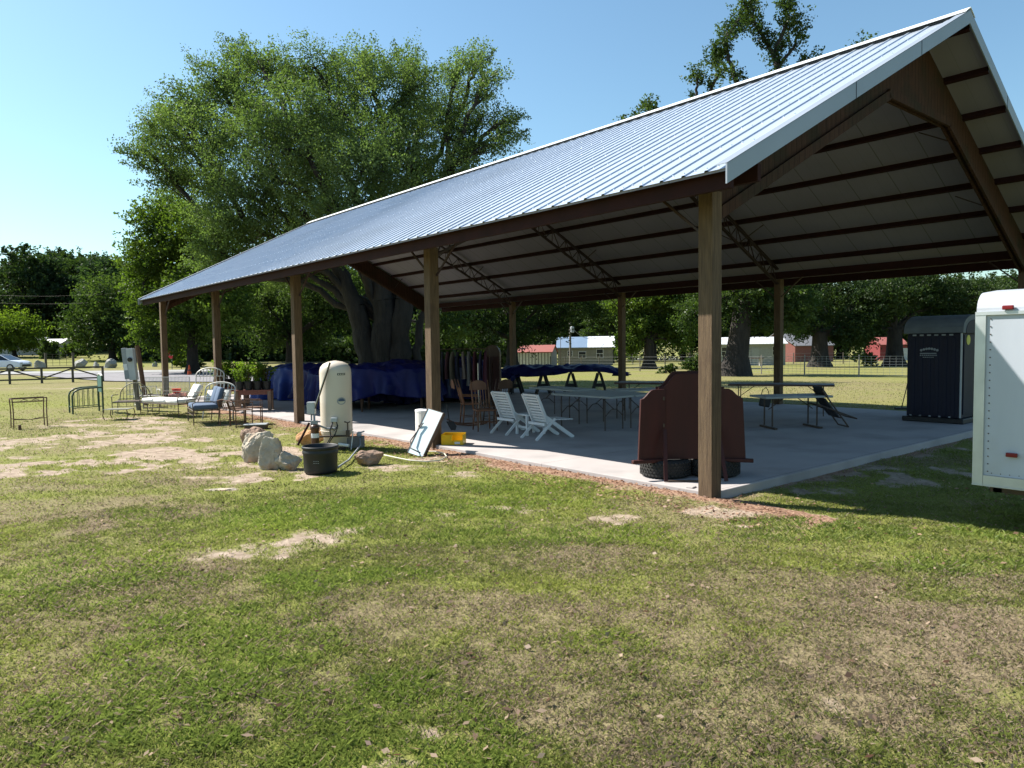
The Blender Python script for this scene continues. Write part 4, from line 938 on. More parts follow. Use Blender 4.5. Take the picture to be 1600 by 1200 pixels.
rock('low rough boulder touching the left side of the black tub', 447, 734, .42, .28, .28, X['rock'], 14, .1)
rock('brownish rounded rock behind the cluster of pale boulders', 392, 700, .42, .34, .46, X['rockb'], 22, .3, .1)
rock('orange stained rock behind the black tub', 482, 697, .44, .36, .36, X['rocko'], 31, 0)
rock('flat brown rock lying right of the black tub', 573, 726, .46, .30, .22, X['rockb'], 45, .1)
rock('small flat whitish stone set in the lawn', 343, 766, .36, .16, .045, X['rock'], 51, .05)

# ------------------------------------------------------------------ potted shrubs on benches
def bench(label, u, v, L, W, h, rz):
    p = G(u, v, .05); t = thing('wooden_bench', label, 'bench', (p.x, p.y, .05), rz)
    m = MB()
    for k in range(4): m.box(-L/2, -W/2+k*W/4+.004, h-.04, L/2, -W/2+(k+1)*W/4-.004, h)
    m.build('top', X['bench'], t)
    for sx_ in (-1, 1):
        for sy_ in (-1, 1):
            m = MB(); m.box(sx_*(L/2-.06)-.05, sy_*(W/2-.05)-.045, 0, sx_*(L/2-.06)+.05, sy_*(W/2-.05)+.045, h-.042); m.build('leg', X['benchleg'], t)
    m = MB(); m.box(-L/2+.12, -W/2+.005, h-.14, L/2-.12, -W/2+.03, h-.045); m.box(-L/2+.12, W/2-.03, h-.14, L/2-.12, W/2-.005, h-.045); m.build('apron', X['bench'], t)
    return t, p
b1, p1_ = bench('red stained wooden bench holding the right hand group of potted shrubs', 398, 641, 1.05, .6, .62, RZ+.2)
b2, p2_ = bench('red stained wooden bench holding the left hand group of potted shrubs', 362, 634, 1.05, .6, .62, RZ+.2)
def shrub_mesh(seed):
    r = np.random.default_rng(seed); V = []; n = 460
    ang = r.random(n)*6.28; ph_ = r.random(7)*6.28; k_ = r.integers(0, 7, n); ang = ph_[k_]+r.normal(size=n)*.35; zz = r.random(n)**.8*.55; rad = .05+.20*zz/.55*(.4+.8*r.random(n))*(.6+.6*(k_ % 3)/2)
    cx = rad*np.cos(ang)*(1+.5*zz); cy = rad*np.sin(ang)*(1+.5*zz); c = np.stack([cx, cy, zz+.24], 1)
    return leafcards(c, .026, .046, r)
def leafcards(c, s0, s1, r, aspect=.55):
    n = len(c); a = r.normal(size=(n,3)); a /= np.linalg.norm(a, axis=1, keepdims=True); b = r.normal(size=(n,3)); b -= (b*a).sum(1, keepdims=True)*a; b /= np.linalg.norm(b, axis=1, keepdims=True)
    s = (s0+(s1-s0)*r.random(n))[:,None]; V = np.empty((n,4,3)); V[:,0] = c-a*s; V[:,1] = c+b*s*aspect; V[:,2] = c+a*s; V[:,3] = c-b*s*aspect
    return V.reshape(-1,3), np.arange(n*4).reshape(n,4)
def pot(loc, label, seed, big=1.):
    t = thing('potted_shrub', label, 'potted plant', loc, seed*1.3, 'potted shrubs on the two benches')
    m = MB(); m.lathe([(.095,0),(.12,.22),(.128,.225),(.128,.25),(.115,.25),(.11,.2)], 18); m.build('pot', X['black'], t)
    m = MB(); m.tube([(0,0,.18),(.02,.01,.5)], .006)
    for k in range(5): a = k*1.26; m.tube([(0,0,.2),(.07*math.cos(a),.07*math.sin(a),.42),(.1*math.cos(a),.1*math.sin(a),.62)], .004)
    m.build('stem', X['wooddk'], t)
    V, F = shrub_mesh(seed); V = V*np.array([1,1,big]); o = np_mesh('foliage', V, F, X['potleaf'], t); return t
def row(b, p, rz, spots, pre):
    R = Matrix.Rotation(rz, 3, 'Z')
    for k, (x, y, nm) in enumerate(spots):
        q = Vector((p.x, p.y, .675))+R@Vector((x, y, 0)); pot(q, nm, pre+k, .8+.35*((k*37) % 10)/10)
row(b1, p1_, RZ+.2, [(-.38,-.15,'front leftmost potted shrub on the right hand bench'),(-.13,-.16,'second potted shrub from left along the front of the right hand bench'),(.13,-.15,'third potted shrub along the front of the right hand bench'),(.39,-.14,'front rightmost potted shrub on the right hand bench'),(-.25,.14,'back left potted shrub on the right hand bench'),(.02,.15,'back middle potted shrub on the right hand bench'),(.29,.14,'back right potted shrub on the right hand bench')], 100)
row(b2, p2_, RZ+.2, [(-.38,-.15,'front leftmost potted shrub on the left hand bench'),(-.13,-.16,'second potted shrub from left along the front of the left hand bench'),(.13,-.15,'third potted shrub along the front of the left hand bench'),(.39,-.14,'front rightmost potted shrub on the left hand bench'),(-.25,.14,'back left potted shrub on the left hand bench'),(.02,.15,'back middle potted shrub on the left hand bench'),(.29,.14,'back right potted shrub on the left hand bench')], 200)

# ------------------------------------------------------------------ yard furniture
def wire_seat(name, label, cat, loc, rz, L, mt, cush=None, backh=.78, arms=True, cushback=True, seatm=None, ncush=2):
    # faces -y, length L along x
    t = thing(name, label, cat, loc, rz); D = .62; m = MB(); r = .013
    for s in (-1, 1):
        x = s*L/2
        m.tube([(x,-D/2,0),(x,-D/2,.36)], r); m.tube([(x,D/2-.05,0),(x,D/2-.02,.36),(x,D/2+.14,backh)], r); m.tube([(x,-D/2,.36),(x,D/2,.36)], r)
        if arms: m.tube([(x,-D/2,.36),(x,-D/2-.02,.54),(x,-D/2+.06,.58),(x,D/2+.04,.56)], r)
        m.tube([(x,-D/2,.08),(x,D/2-.05,.08)], r*.7)
    m.tube([(-L/2,-D/2,.36),(L/2,-D/2,.36)], r); m.tube([(-L/2,D/2,.36),(L/2,D/2,.36)], r); m.tube([(-L/2,D/2+.14,backh),(L/2,D/2+.14,backh)], r)
    k = max(4, int(L/.16))
    for i in range(1, k): x = -L/2+L*i/k; m.tube([(x,D/2,.36),(x,D/2+.14,backh)], r*.55); m.tube([(x,-D/2,.36),(x,D/2,.36)], r*.5); m.tube([(x,-D/2,.36),(x,-D/2,.24)], r*.5)
    m.tube([(-L/2,-D/2,.24),(L/2,-D/2,.24)], r*.6); m.build('frame', mt, t)
    if cush:
        for i in range(ncush):
            w_ = (L-.06)/ncush; x0 = -L/2+.03+i*w_; m = MB(); m.box(x0+.01,-D/2+.0,.375,x0+w_-.01,D/2-.02,.50); m.build('seat_cushion', cush, t, True, bevel=.045)
            if cushback: m = MB(); m.cbox((x0+w_/2, D/2+.03, .70), (w_-.03,.12,.44), Matrix.Rotation(-.3,3,'X')); m.build('back_cushion', cush, t, True, bevel=.045)
    elif seatm: m = MB(); m.box(-L/2+.02,-D/2+.02,.373,L/2-.02,D/2-.02,.39); m.build('seat_mesh', seatm, t)
    return t
p = G(318, 663); wire_seat('patio_loveseat', 'iron loveseat with slate blue cushions facing left on the grass', 'sofa', (p.x+.15, p.y+.45, 0), RZ-1.05, 1.25, X['iron'], X['bluecush'])
p = G(262, 652); wire_seat('patio_sofa', 'low patio sofa with white cushions behind the blue loveseat', 'sofa', (p.x+.2, p.y+.6, 0), RZ-.55, 1.8, X['iron'], X['whitecush'], .66, True, False, ncush=3)
p = G(292, 650); m = MB(); m.cbox(Vector((0,0,.62)), (.62,.14,.5), Matrix.Rotation(-.5,3,'X')); o = m.build('seat_cushion', X['whitecush'], None, True, bevel=.05, loc=(p.x+.5,p.y+.9,0), rot=(0,0,RZ-.9)); tag(o, 'white cushion propped upright at the end of the white patio sofa', 'cushion')
p = G(330, 652); m = MB(); m.cbox(Vector((0,0,.5)), (.75,.14,.42), Matrix.Rotation(-.5,3,'X')); o = m.build('seat_cushion', X['whitecush'], None, True, bevel=.05, loc=(p.x+.6,p.y+1.2,0), rot=(0,0,RZ-.2)); tag(o, 'white cushion behind the blue loveseat, below the white iron headboard', 'cushion')
p = G(283, 648); m = MB(); m.cbox(Vector((0,0,.53)), (.42,.4,.12)); o = m.build('seat_cushion', X['pinkcush'], None, True, bevel=.04, loc=(p.x+.15,p.y+.8,0), rot=(0,0,RZ)); tag(o, 'faded pink cushion lying on the white patio sofa', 'cushion')
m = MB(); m.lathe([(.10,0),(.13,.12),(.14,.13)], 18, (p.x+.1, p.y+.75, .6)); tag(m.build('plastic_bowl', X['redplas']), 'red plastic bowl on the white patio sofa', 'bowl')
p = G(200, 648); t_ = wire_seat('patio_chair', 'grey green iron garden chair with round wire back at left of the yard furniture', 'chair', (p.x+.2, p.y+.3, 0), RZ+.25, .95, X['irong'], None, .42, True, seatm=X['iron'])
m = MB(); pts = [(-.42,.31,.36)]+[(-.42*math.cos(math.pi*i/12), .36, .50+.40*math.sin(math.pi*i/12)) for i in range(13)]+[(.42,.31,.36)]; m.tube(pts, .014)
for i in range(1,9): x = -.42+.84*i/9; m.tube([(x,.31,.36),(x,.36,.5+.4*math.sqrt(max(0,1-(x/.42)**2)))], .007)
m.build('arched_back', X['irong'], t_)
p = G(180, 655); lt = thing('iron_footstool', 'low rusty iron footstool frame beside the green bed frame', 'footstool', (p.x+.1, p.y, 0), RZ+.1)
m = MB(); m.box(-.32,-.25,.27,.32,.25,.285); m.build('top', X['irong'], lt)
for sx_ in (-.3,.3):
    for sy_ in (-.23,.23): m = MB(); m.tube([(sx_,sy_,.27),(sx_*1.1,sy_,.12),(sx_*.95,sy_,0)], .012); m.build('leg', X['rustiron'], lt)
p = G(248, 628); mr = thing('mesh_panel', 'upright grey wire mesh screen behind the patio furniture', 'screen', (p.x, p.y, 0), RZ)
m = MB(); Wm, Hm = 1.15, .62; z0 = .28
for i in range(47): x = -Wm+2*Wm*i/46; m.box(x-.004,-.003,z0,x+.004,.003,z0+Hm)
for i in range(14): z = z0+Hm*i/13; m.box(-Wm,-.006,z-.003,Wm,-.0035,z+.003)
m.build('mesh', X['greyl'], mr); m = MB()
for x in (-Wm, Wm): m.tube([(x,0,0),(x,0,z0+Hm)], .014)
m.tube([(-Wm,0,z0+Hm),(Wm,0,z0+Hm)], .012); m.tube([(-Wm,0,z0),(Wm,0,z0)], .012); m.build('frame', X['greyl'], mr)
p = G(230, 640); wire_seat('patio_chair', 'white metal garden chair between the round backed chair and white sofa', 'chair', (p.x+.3, p.y+1.2, 0), RZ+.6, .7, X['ironw'], None, .66, seatm=X['ironw'])
def headboard(label, u, v, w, h, lean, rz):
    p = G(u, v); t = thing('iron_headboard', label, 'headboard', (p.x, p.y, 0), rz); R = Matrix.Rotation(lean, 3, 'X'); m = MB(); f = lambda x, z: R@Vector((x, 0, z))
    for s in (-1, 1): m.tube([f(s*w/2,0), f(s*w/2,h*.82)], .018)
    k = 14; arc_ = [(-w/2*math.cos(math.pi*i/k), h*.82+(h*.18)*math.sin(math.pi*i/k)) for i in range(k+1)]; m.tube([f(x,z) for x,z in arc_], .02)
    for zz in (.30, .62): m.tube([f(-w/2,h*zz), f(w/2,h*zz)], .013)
    m.tube([f(-w/2,h*.80), f(w/2,h*.80)], .013)
    for i in range(1, 8): x = -w/2+w*i/8; m.tube([f(x,h*.80), f(x,h*.82+h*.18*math.sqrt(max(0,1-(2*x/w)**2)))], .012); m.tube([f(x,h*.45), f(x,h*.62)], .010); m.tube([f(x, h*.62), f(x*.9, h*.80)], .006)
    m.build('ironwork', X['ironw'], t); return t
headboard('tall white iron headboard with arched top leaning behind the blue loveseat', 326, 641, .85, 1.35, -.25, RZ+.1)
headboard('shorter white iron headboard with arched top just in front of the tall one', 340, 655, .85, 1.02, -.25, RZ-.1)
def iron_chair(label, u, v, rz):
    p = G(u, v); t = thing('iron_chair', label, 'chair', (p.x, p.y, 0), rz, 'brown iron chairs by the slab'); m = MB()
    for s in (-1,1):
        m.tube([(s*.2,-.2,0),(s*.2,-.2,.42)], .013); m.tube([(s*.2,.2,0),(s*.2,.2,.42),(s*.19,.27,.62)], .013); m.tube([(s*.2,-.2,.42),(s*.2,.2,.42)], .012); m.tube([(s*.22,-.2,.42),(s*.24,-.2,.6),(s*.22,.2,.62)], .011); m.tube([(s*.2,-.2,.12),(s*.2,.2,.12)], .008)
    m.tube([(-.19,.27,.62),(0,.28,.66),(.19,.27,.62)], .013)
    for i in range(5): x = -.14+.07*i; m.tube([(x,.2,.42),(x,.27,.62)], .007)
    m.build('frame', X['rustiron'], t); m = MB(); m.lathe([(.21,.41),(.22,.425),(.2,.43)], 18); m.build('seat', X['rustiron'], t)
iron_chair('leftmost brown iron chair between the blue loveseat and the bench', 363, 664, RZ+2.6); iron_chair('middle brown iron chair between blue loveseat and bench', 377, 667, RZ+2.3); iron_chair('brown iron chair nearest the bench leg', 396, 662, RZ+2.0)
p = G(401, 669); sbx = thing('metal_tray', 'low dark box with pale flat lid lying on the grass by the slab', 'box', (p.x, p.y, 0), RZ+.15)
m = MB(); m.box(-.24,-.17,0,.24,.17,.09); m.build('box', X['iron'], sbx); m = MB(); m.box(-.27,-.2,.092,.25,.19,.108); m.build('lid', X['greyl'], sbx)
# console table frame
pa, pb2 = G(13, 670), G(66, 666); ctb = thing('console_table', 'rusty wrought iron console table frame alone on the grass at far left', 'table', (pa+pb2)/2+FH*.15, heading(pb2-pa)); Lc = (pb2-pa).length
m = MB()
for s in (-1,1):
    for y in (-.16,.16): m.tube([(s*Lc/2,y,0),(s*Lc/2*.985,y,.35),(s*Lc/2,y,.55),(s*Lc/2*1.03,y,.72)], .014)
    m.tube([(s*Lc/2*1.03,-.16,.72),(s*Lc/2*1.03,.16,.72)], .014)
for y in (-.17,.17): m.tube([(-Lc/2*1.04,y,.73),(Lc/2*1.04,y,.73)], .013); m.tube([(-Lc/2*1.0,y,.64),(Lc/2*1.0,y,.64)], .009)
m.tube([(-Lc/2*.98,-.16,.22),(0,0,.18),(Lc/2*.98,.16,.22)], .009); m.tube([(-Lc/2*.98,.16,.22),(0,0,.18),(Lc/2*.98,-.16,.22)], .009)
for s in (-1,1): m.tube([(s*.05,-.17,.68),(s*.13,-.17,.71),(s*.20,-.17,.67),(s*.14,-.17,.64),(s*.10,-.17,.67)], .010)
m.build('frame', X['rustiron'], ctb)
p = G(31, 671); m = MB(); m.box(-.03,-.03,-.05,.03,.03,.11); tag(m.build('survey_stake', X['rustiron'], None, loc=(p.x,p.y,0)), 'short rusty stake in the grass below the console table', 'stake')
# green bed frame
pg = (G(130,648)+G(163,643))/2; gb = thing('bed_frame', 'green painted iron bed frame with rounded ends and teal board, standing on the grass', 'bed frame', (pg.x-.15, pg.y, 0), RZ+.66)
Lb = .80
for y, nm in ((0, 'near'), (.75, 'far')):
    m = MB(); m.tube([(-Lb/2,y,0),(-Lb/2,y,.55),(-Lb/2+.05,y,.66),(-Lb/2+.16,y,.73),(-Lb/2+.3,y,.76),(Lb/2,y,.78)], .026, 8)
    m.tube([(-Lb/2,y,.18),(Lb/2,y,.20)], .014)
    for i in range(1,6): x = -Lb/2+Lb*i/6; m.tube([(x,y,.19),(x,y,.75)], .010)
    m.build('bed_end', X['green'], gb)
for y in (0, .75): m = MB(); m.tube([(Lb/2,y,0),(Lb/2,y,1.12)], .026, 8); m.build('post', X['green'], gb)
m = MB(); m.tube([(-Lb/2,0,.2),(-Lb/2,.75,.2)], .012); m.build('cross_rail', X['green'], gb)
m = MB(); m.box(Lb/2-.02,.03,.62,Lb/2+.02,.72,1.12); m.build('board', X['teal'], gb); m = MB(); m.tube([(Lb/2,-.01,1.12),(Lb/2,.2,1.17),(Lb/2,.55,1.17),(Lb/2,.76,1.12)], .028, 8); m.build('cap', X['ironw'], gb)
# meter pedestal
p = G(217, 640); mp_ = thing('electric_meter_stand', 'grey electric meter boxes on a leaning pole beyond the patio furniture', 'electric meter', (p.x, p.y, 0), RZ, rot=(0,-.09,RZ))
m = MB(); m.tube([(0,0,-.1),(0,0,1.9)], .075, 10); m.build('pole', X['term'], mp_)
m = MB(); m.box(-.05,-.24,.95,.17,-.08,1.95); m.build('meter_box', X['greyl'], mp_, bevel=.01)
m = MB(); m.box(-.20,-.22,1.0,-.06,-.08,1.98); m.build('breaker_box', X['grey'], mp_, bevel=.01)
m = MB(); m.lathe([(.07,0),(.07,.05),(.05,.07)], 16, (.06,-.24,1.60), Matrix.Rotation(math.pi/2,3,'X')); m.build('meter', X['glass'], mp_)
m = MB(); m.box(-.19,-.225,1.28,-.07,-.221,1.48); m.build('notice', X['whiteroof'], mp_)
m = MB(); m.tube([(.1,-.1,.95),(.2,-.05,.5),(.16,0,0)], .018); m.build('conduit', X['grey'], mp_)
p = G(229, 632); m = MB(); m.tube([(0,0,-.1),(-.24,0,2.05)], .075, 10); o = m.build('leaning_post', X['rustiron'], None, loc=(p.x,p.y,0), rot=(0,0,RZ)); tag(o, 'short brown wooden post leaning beside the electric meter boxes', 'post')

# ------------------------------------------------------------------ beyond: left side
def xfence(label, uva, uvb, n, h=.88, endh=None):
    A_, B2 = T(*uva), T(*uvb); t = thing('rail_fence', label, 'fence', (0,0,0)); d = (B2-A_)/n
    for i in range(n+1):
        q = A_+d*i; m = MB(); m.box(q.x-.06,q.y-.06,q.z-.1,q.x+.06,q.y+.06,q.z+h+.05); m.build('post', X['fence'], t)
    m = MB(); Z = lambda z: Vector((0,0,z)); m.bar(A_+Z(h), B2+Z(h), .05, .10); m.bar(A_+Z(.22), B2+Z(.22), .05, .09); m.build('rail', X['fence'], t)
    m = MB()
    for i in range(n):
        q, r = A_+d*i, A_+d*(i+1); m.bar(q+Z(.25 if i % 2 else h-.05), r+Z(h-.05 if i % 2 else .25), .04, .08)
    m.build('diagonal_brace', X['fence'], t); return t
xfence('dark rail fence with zigzag braces on left, between lawn and road', (-90, 603), (161, 595.5), 5)
xfence('dark rail fence with cross braces behind the potted shrubs', (405, 588), (546, 584), 3)
# boulders along the road
for k, (u, v, s_) in enumerate([(64,576,1.05),(125,575,1.15),(150,575,.75),(172,575,1.15),(200,574,.8),(243,573,.6)]):
    q = T(u, v); o = rock(['pale boulder beside the white car','wide pale boulder by the gate post beyond the road','small dark boulder between two wide pale ones beyond the road','pointed pale boulder right of the small dark one beyond the road','half hidden boulder behind the electric meter boxes','tiny boulder beyond the road near the farthest front post'][k], 100, 700, s_, s_*.8, s_*.85, X['rockg'], 60+k, k); o.location = (q.x, q.y, q.z-.1)
gt = thing('field_gate', 'thin wire field gate between two dark posts beyond the road', 'gate'); a, b = T(72, 575), T(115, 574)
for q in (a, b): m = MB(); m.box(q.x-.1,q.y-.1,q.z-.1,q.x+.1,q.y+.1,q.z+1.5); m.build('post', X['fence'], gt)
m = MB()
for z in (.2,.5,.8,1.1,1.35): m.bar(a+Vector((0,0,z)), b+Vector((0,0,z)), .03)
for i in range(1,4): q = a.lerp(b, i/4); m.bar(q+Vector((0,0,.2)), q+Vector((0,0,1.35)), .03)
m.build('bars', X['fence'], gt)
# stop sign, seen almost from behind
p = T(269, 577); ss = thing('stop_sign', 'small red octagonal stop sign on a thin post by the road', 'sign', p, RZ)
m = MB(); m.box(-.03,-.02,-.1,.03,.02,1.62); m.build('post', X['wire'], ss)
oct_ = [(.37*math.cos(math.radians(22.5+45*i)), .37*math.sin(math.radians(22.5+45*i))) for i in range(8)]
m = MB(); m.prism(oct_, -.035, -.022, o=(0,0,1.35)); m.build('face', X['sign'], ss)
def text(body, size, loc, mt, parent, rot=(math.pi/2,0,0), name='lettering'):
    cu = bpy.data.curves.new(name, 'FONT'); cu.body = body; cu.size = size; cu.align_x = 'CENTER'; cu.align_y = 'CENTER'; cu.extrude = .002; cu.resolution_u = 2
    o = bpy.data.objects.new(name, cu); COL.objects.link(o); bpy.context.view_layer.update(); dg = bpy.context.evaluated_depsgraph_get(); me = bpy.data.meshes.new_from_object(o.evaluated_get(dg)); bpy.data.objects.remove(o)
    o = bpy.data.objects.new(name, me); COL.objects.link(o); me.materials.clear(); me.materials.append(mt); o.location = loc; o.rotation_euler = rot; o.parent = parent; return o
text('STOP', .24, (0,-.038,1.35), X['signw'], ss)
p = T(296, 586); cn = thing('traffic_cone', 'small orange traffic cone on the gravel drive', 'cone', p); m = MB(); m.lathe([(.16,.03),(.12,.25),(.04,.72),(.03,.74)], 16); m.build('cone_body', X['orange'], cn); m = MB(); m.box(-.22,-.22,0,.22,.22,.03); m.build('foot', X['black'], cn)
m = MB(); m.lathe([(.112,.32),(.082,.46)], 16); m.build('dark_band', X['iron'], cn)
# car
def car(p, rz):
    t = thing('parked_car', 'white four door car on the road at the left edge', 'car', p, rz)
    side = [(-2.3,.35),(-2.28,.75),(-2.1,.95),(-1.55,1.02),(-.75,1.42),(.75,1.45),(1.45,1.02),(2.1,.9),(2.32,.68),(2.3,.35)]
    body = [(-2.3,.35),(-2.3,.80),(-2.1,.98),(-1.5,1.03),(1.4,1.0),(2.05,.90),(2.32,.68),(2.3,.35)]
    m = MB(); m.prism(body, -.9, .9); m.build('body', X['car'], t, bevel=.06)
    m = MB(); vs = []; 
    roof = [(-1.75,1.0),(-.95,1.46),(.45,1.48),(1.35,.99)]
    for y, k in ((-.84, 0), (.84, 0)): pass
    lo = [(-1.8,-.86,.98),(1.4,-.86,.96),(1.4,.86,.96),(-1.8,.86,.98)]; hi = [(-1.1,-.66,1.46),(.45,-.66,1.48),(.45,.66,1.48),(-1.1,.66,1.46)]
    m.add(lo+hi, [(0,1,5,4),(1,2,6,5),(2,3,7,6),(3,0,4,7),(4,5,6,7)]); m.build('glasshouse', X['glass'], t, bevel=.04)
    m = MB(); m.box(-1.15,-.69,1.44,.50,.69,1.51)
    for s in (-1,1):
        for (xa, xb) in ((-1.78,-1.08),(1.38,.46),(-.25,-.2)): m.bar((xa, s*.865, 1.0), (xb, s*.675, 1.46), .07, .05)
    m.build('roof', X['car'], t, bevel=.03)
    for x in (-1.4, 1.42):
        for s in (-1,1):
            w_ = MB(); w_.lathe([(.2,-.1),(.32,-.11),(.34,0),(.32,.11),(.2,.1)], 24, (x, s*.82, .34), Matrix.Rotation(math.pi/2,3,'X')); wo = w_.build('wheel', X['rubber'], t, True)
            w2_ = MB(); w2_.lathe([(.05,-.115),(.21,-.115),(.21,.115),(.05,.115)], 20, (x, s*.82, .34), Matrix.Rotation(math.pi/2,3,'X')); w2_.build('rim', X['chrome'], wo)
    for s in (-1,1): m = MB(); m.box(2.16, s*.62-.16, .66, 2.31, s*.62+.16, .80); m.build('headlight', X['greyl'], t, bevel=.03)
    m = MB(); m.box(2.28,-.6,.42,2.345,.6,.6); m.build('bumper', X['black'], t)
    return t
p = T(2, 580); car(p, heading(rdir))
# small sheds at far left
def house(name, label, u, D, L, W, wall, ridge, wm, rm, rz, wins=(), doors=(), hip=False, cat='shed', over=.25):
    p = ground_at(u, D); t = thing(name, label, cat, p, rz)
    m = MB(); m.box(-L/2,-W/2,-.3,L/2,W/2,wall)
    m.prism([(-W/2,wall),(W/2,wall),(0,ridge)], -L/2, L/2, ex=(0,1,0), ey=(0,0,1), en=(1,0,0)); m.build('walls', wm, t)
    for s in (-1, 1):
        m = MB(); sl_ = (ridge-wall)/(W/2); a = (0, ridge+.03); b = (s*(W/2+over), wall-over*sl_+.03)
        m.prism([a, b, (b[0], b[1]+.09), (0, ridge+.12)], -L/2-over, L/2+over, ex=(0,1,0), ey=(0,0,1), en=(1,0,0)); m.build('roof', rm, t)
    for (x, z, w_, h_) in wins:
        m = MB(); m.box(x-w_/2-.06,-W/2-.05,z-.06,x+w_/2+.06,-W/2-.003,z+h_+.06); f = m.build('window', X['paint'], t)
        m = MB(); m.box(x-w_/2,-W/2-.06,z,x-.02,-W/2-.052,z+h_*.47); m.box(x+.02,-W/2-.06,z,x+w_/2,-W/2-.052,z+h_*.47); m.box(x-w_/2,-W/2-.06,z+h_*.53,x+w_/2,-W/2-.052,z+h_); m.build('pane', X['glass'], f)
    for (x, w_, h_) in doors:
        m = MB(); m.box(x-w_/2,-W/2-.06,0,x+w_/2,-W/2-.003,h_); m.build('door', X['greyl'], t)
    return t
house('garden_shed', 'white low shed behind the round yellow green tree', 30, 104, 8, 3, 1.9, 2.3, X['whitesid'], X['whitesid'], RZ, ((1.5,.7,.6,.6),), ((-1,.9,1.7),))
house('open_shelter', 'little white roofed shelter in front of the dark trees on the left', 92, 101, 2.8, 2.2, 1.7, 2.2, X['whitesid'], X['whiteroof'], RZ-.2, (), ((-.6,.8,1.6),))
# ------------------------------------------------------------------ beyond: right side
house('storage_shed', 'small storage shed with faded red roof and white striped side', 840, 86, 4.0, 3.4, 1.15+.6, 2.5, X['slats'], X['redmetal'], RZ-.25, (), ((3.2,.0,.0),), over=.15)
house('farmhouse', 'beige single storey house with blue grey and white roof beyond the shed', 915, 98, 7.2, 5.2, 2.4, 3.7, X['beige'], X['blueroof'], RZ-.12, ((1.9,1.0,.8,1.1),(-.4,1.0,.9,.8),(-2.0,1.3,.6,.6)))
pq = ground_at(915, 98); m = MB(); sl_ = (3.7-2.4)/2.6
m.prism([(0,3.70+.125),(-2.9,2.4-.3*sl_+.125),(-2.9,2.4-.3*sl_+.15),(0,3.70+.15)], .3, 3.9, ex=(0,1,0), ey=(0,0,1), en=(1,0,0)); fh = [o for o in COL.objects if o.name.startswith('farmhouse')][0]; m.build('white_roof_sheet', X['whiteroof'], fh)
house('mobile_home', 'white mobile home with metal roof and windows behind the leaning oak', 1168, 85, 7.6, 3.6, 2.45, 3.15, X['whitesid'], X['whiteroof'], RZ-.05, ((2.7,1.2,.7,.9),(-3.0,1.2,.8,.9)), ((.4,.8,2.0),))
house('brick_house', 'red brick house with grey shingle roof in the distance between trees', 1243, 112, 8.5, 7, 2.5, 4.4, X['brick'], X['shingle'], RZ+.5, ((1.5,1.0,1,1),), ())
house('red_barn', 'bright red metal barn in the distance left of the portable toilet', 1384, 120, 4.4, 5, 2.6, 3.7, X['redbarn'], X['redmetal'], RZ, (), ((1.2,2.2,2.0),))
p = ground_at(1168, 78); pt2 = thing('picnic_table', 'weathered garden table with bench in front of white mobile home', 'table', p+Vector((.8,0,0)), RZ)
m = MB(); m.box(-1.2,-.5,.78,1.2,.5,.86); m.build('top', X['browntop'], pt2)
for x in (-1,1): m = MB(); m.box(x-.06,-.4,0,x+.06,.4,.78); m.build('leg', X['ironw'], pt2)
# fence on the right, post and wire
def wirefence(label, pts, step, h, nw, mt, vert=True, pr=.045):
    t = thing('wire_fence', label, 'fence'); P = [T(*q) for q in pts]; W_ = MB()
    for a, b in zip(P[:-1], P[1:]):
        n = max(1, round((b-a).length/step))
        for i in range(n+(b is P[-1])):
            q = a.lerp(b, i/n); m = MB(); m.tube([(q.x,q.y,q.z-.1),(q.x,q.y,q.z+h+.08)], pr, 6); m.build('post', mt, t)
        for k in range(nw): z = Vector((0,0,.08+(h-.1)*k/(nw-1))); W_.bar(a+z, b+z, .012)
        if vert:
            nn = int((b-a).length/.3)
            for i in range(nn): q = a.lerp(b, i/nn); W_.bar(q+Vector((0,0,.08)), q+Vector((0,0,h-.02)), .008)
    W_.build('wire', X['wire'], t); return t
wirefence('galvanised wire mesh fence along the right edge of lawn', [(1130,583),(1257,586),(1342,588),(1440,589),(1600,592),(1900,598)], 3.4, 1.2, 8, X['wpost'])
wirefence('sparse wire fence with dark posts at left of leaning oak', [(860,576),(1000,580),(1130,583)], 3.6, 1.2, 5, X['fence'], False)
wirefence('distant dark post fence crossing the pasture under the right hand trees', [(940,569),(1090,568),(1240,568),(1400,568),(1560,569)], 5, 1.3, 4, X['fence'], False, .07)
# utility pole
p = ground_at(891, 92); upo = thing('utility_pole', 'grey utility pole with white transformer behind beige house', 'utility pole', p)
m = MB(); m.tube([(0,0,0),(0,0,5.6)], [.16,.12], 10); m.build('pole', X['term'], upo); m = MB(); m.lathe([(.22,0),(.24,.05),(.24,.7),(.2,.78)], 14, (0,-.38,4.2)); m.build('transformer', X['greyl'], upo)
m = MB(); q0 = Vector((0,0,5.0)); q1 = (ground_at(935, 96)+Vector((0,0,3.6)))-p; m.tube([q0.lerp(q1, i/8)-Vector((0,0,.7*math.sin(math.pi*i/8))) for i in range(9)], .03, 4); m.build('service_wire', X['wire'], upo)
p = ground_at(876, 84); an = thing('tv_antenna', 'thin television antenna with crossbars above the farmhouse roof', 'antenna', p); m = MB(); m.tube([(0,0,0),(0,0,4.5)], .03); m.build('mast', X['iron'], an); m = MB()
for z, w_ in ((4.4,.9),(4.1,.6),(3.3,1.6)): m.bar(tuple(-RH*w_+Vector((0,0,z))), tuple(RH*w_+Vector((0,0,z))), .03)
m.build('crossbar', X['iron'], an)
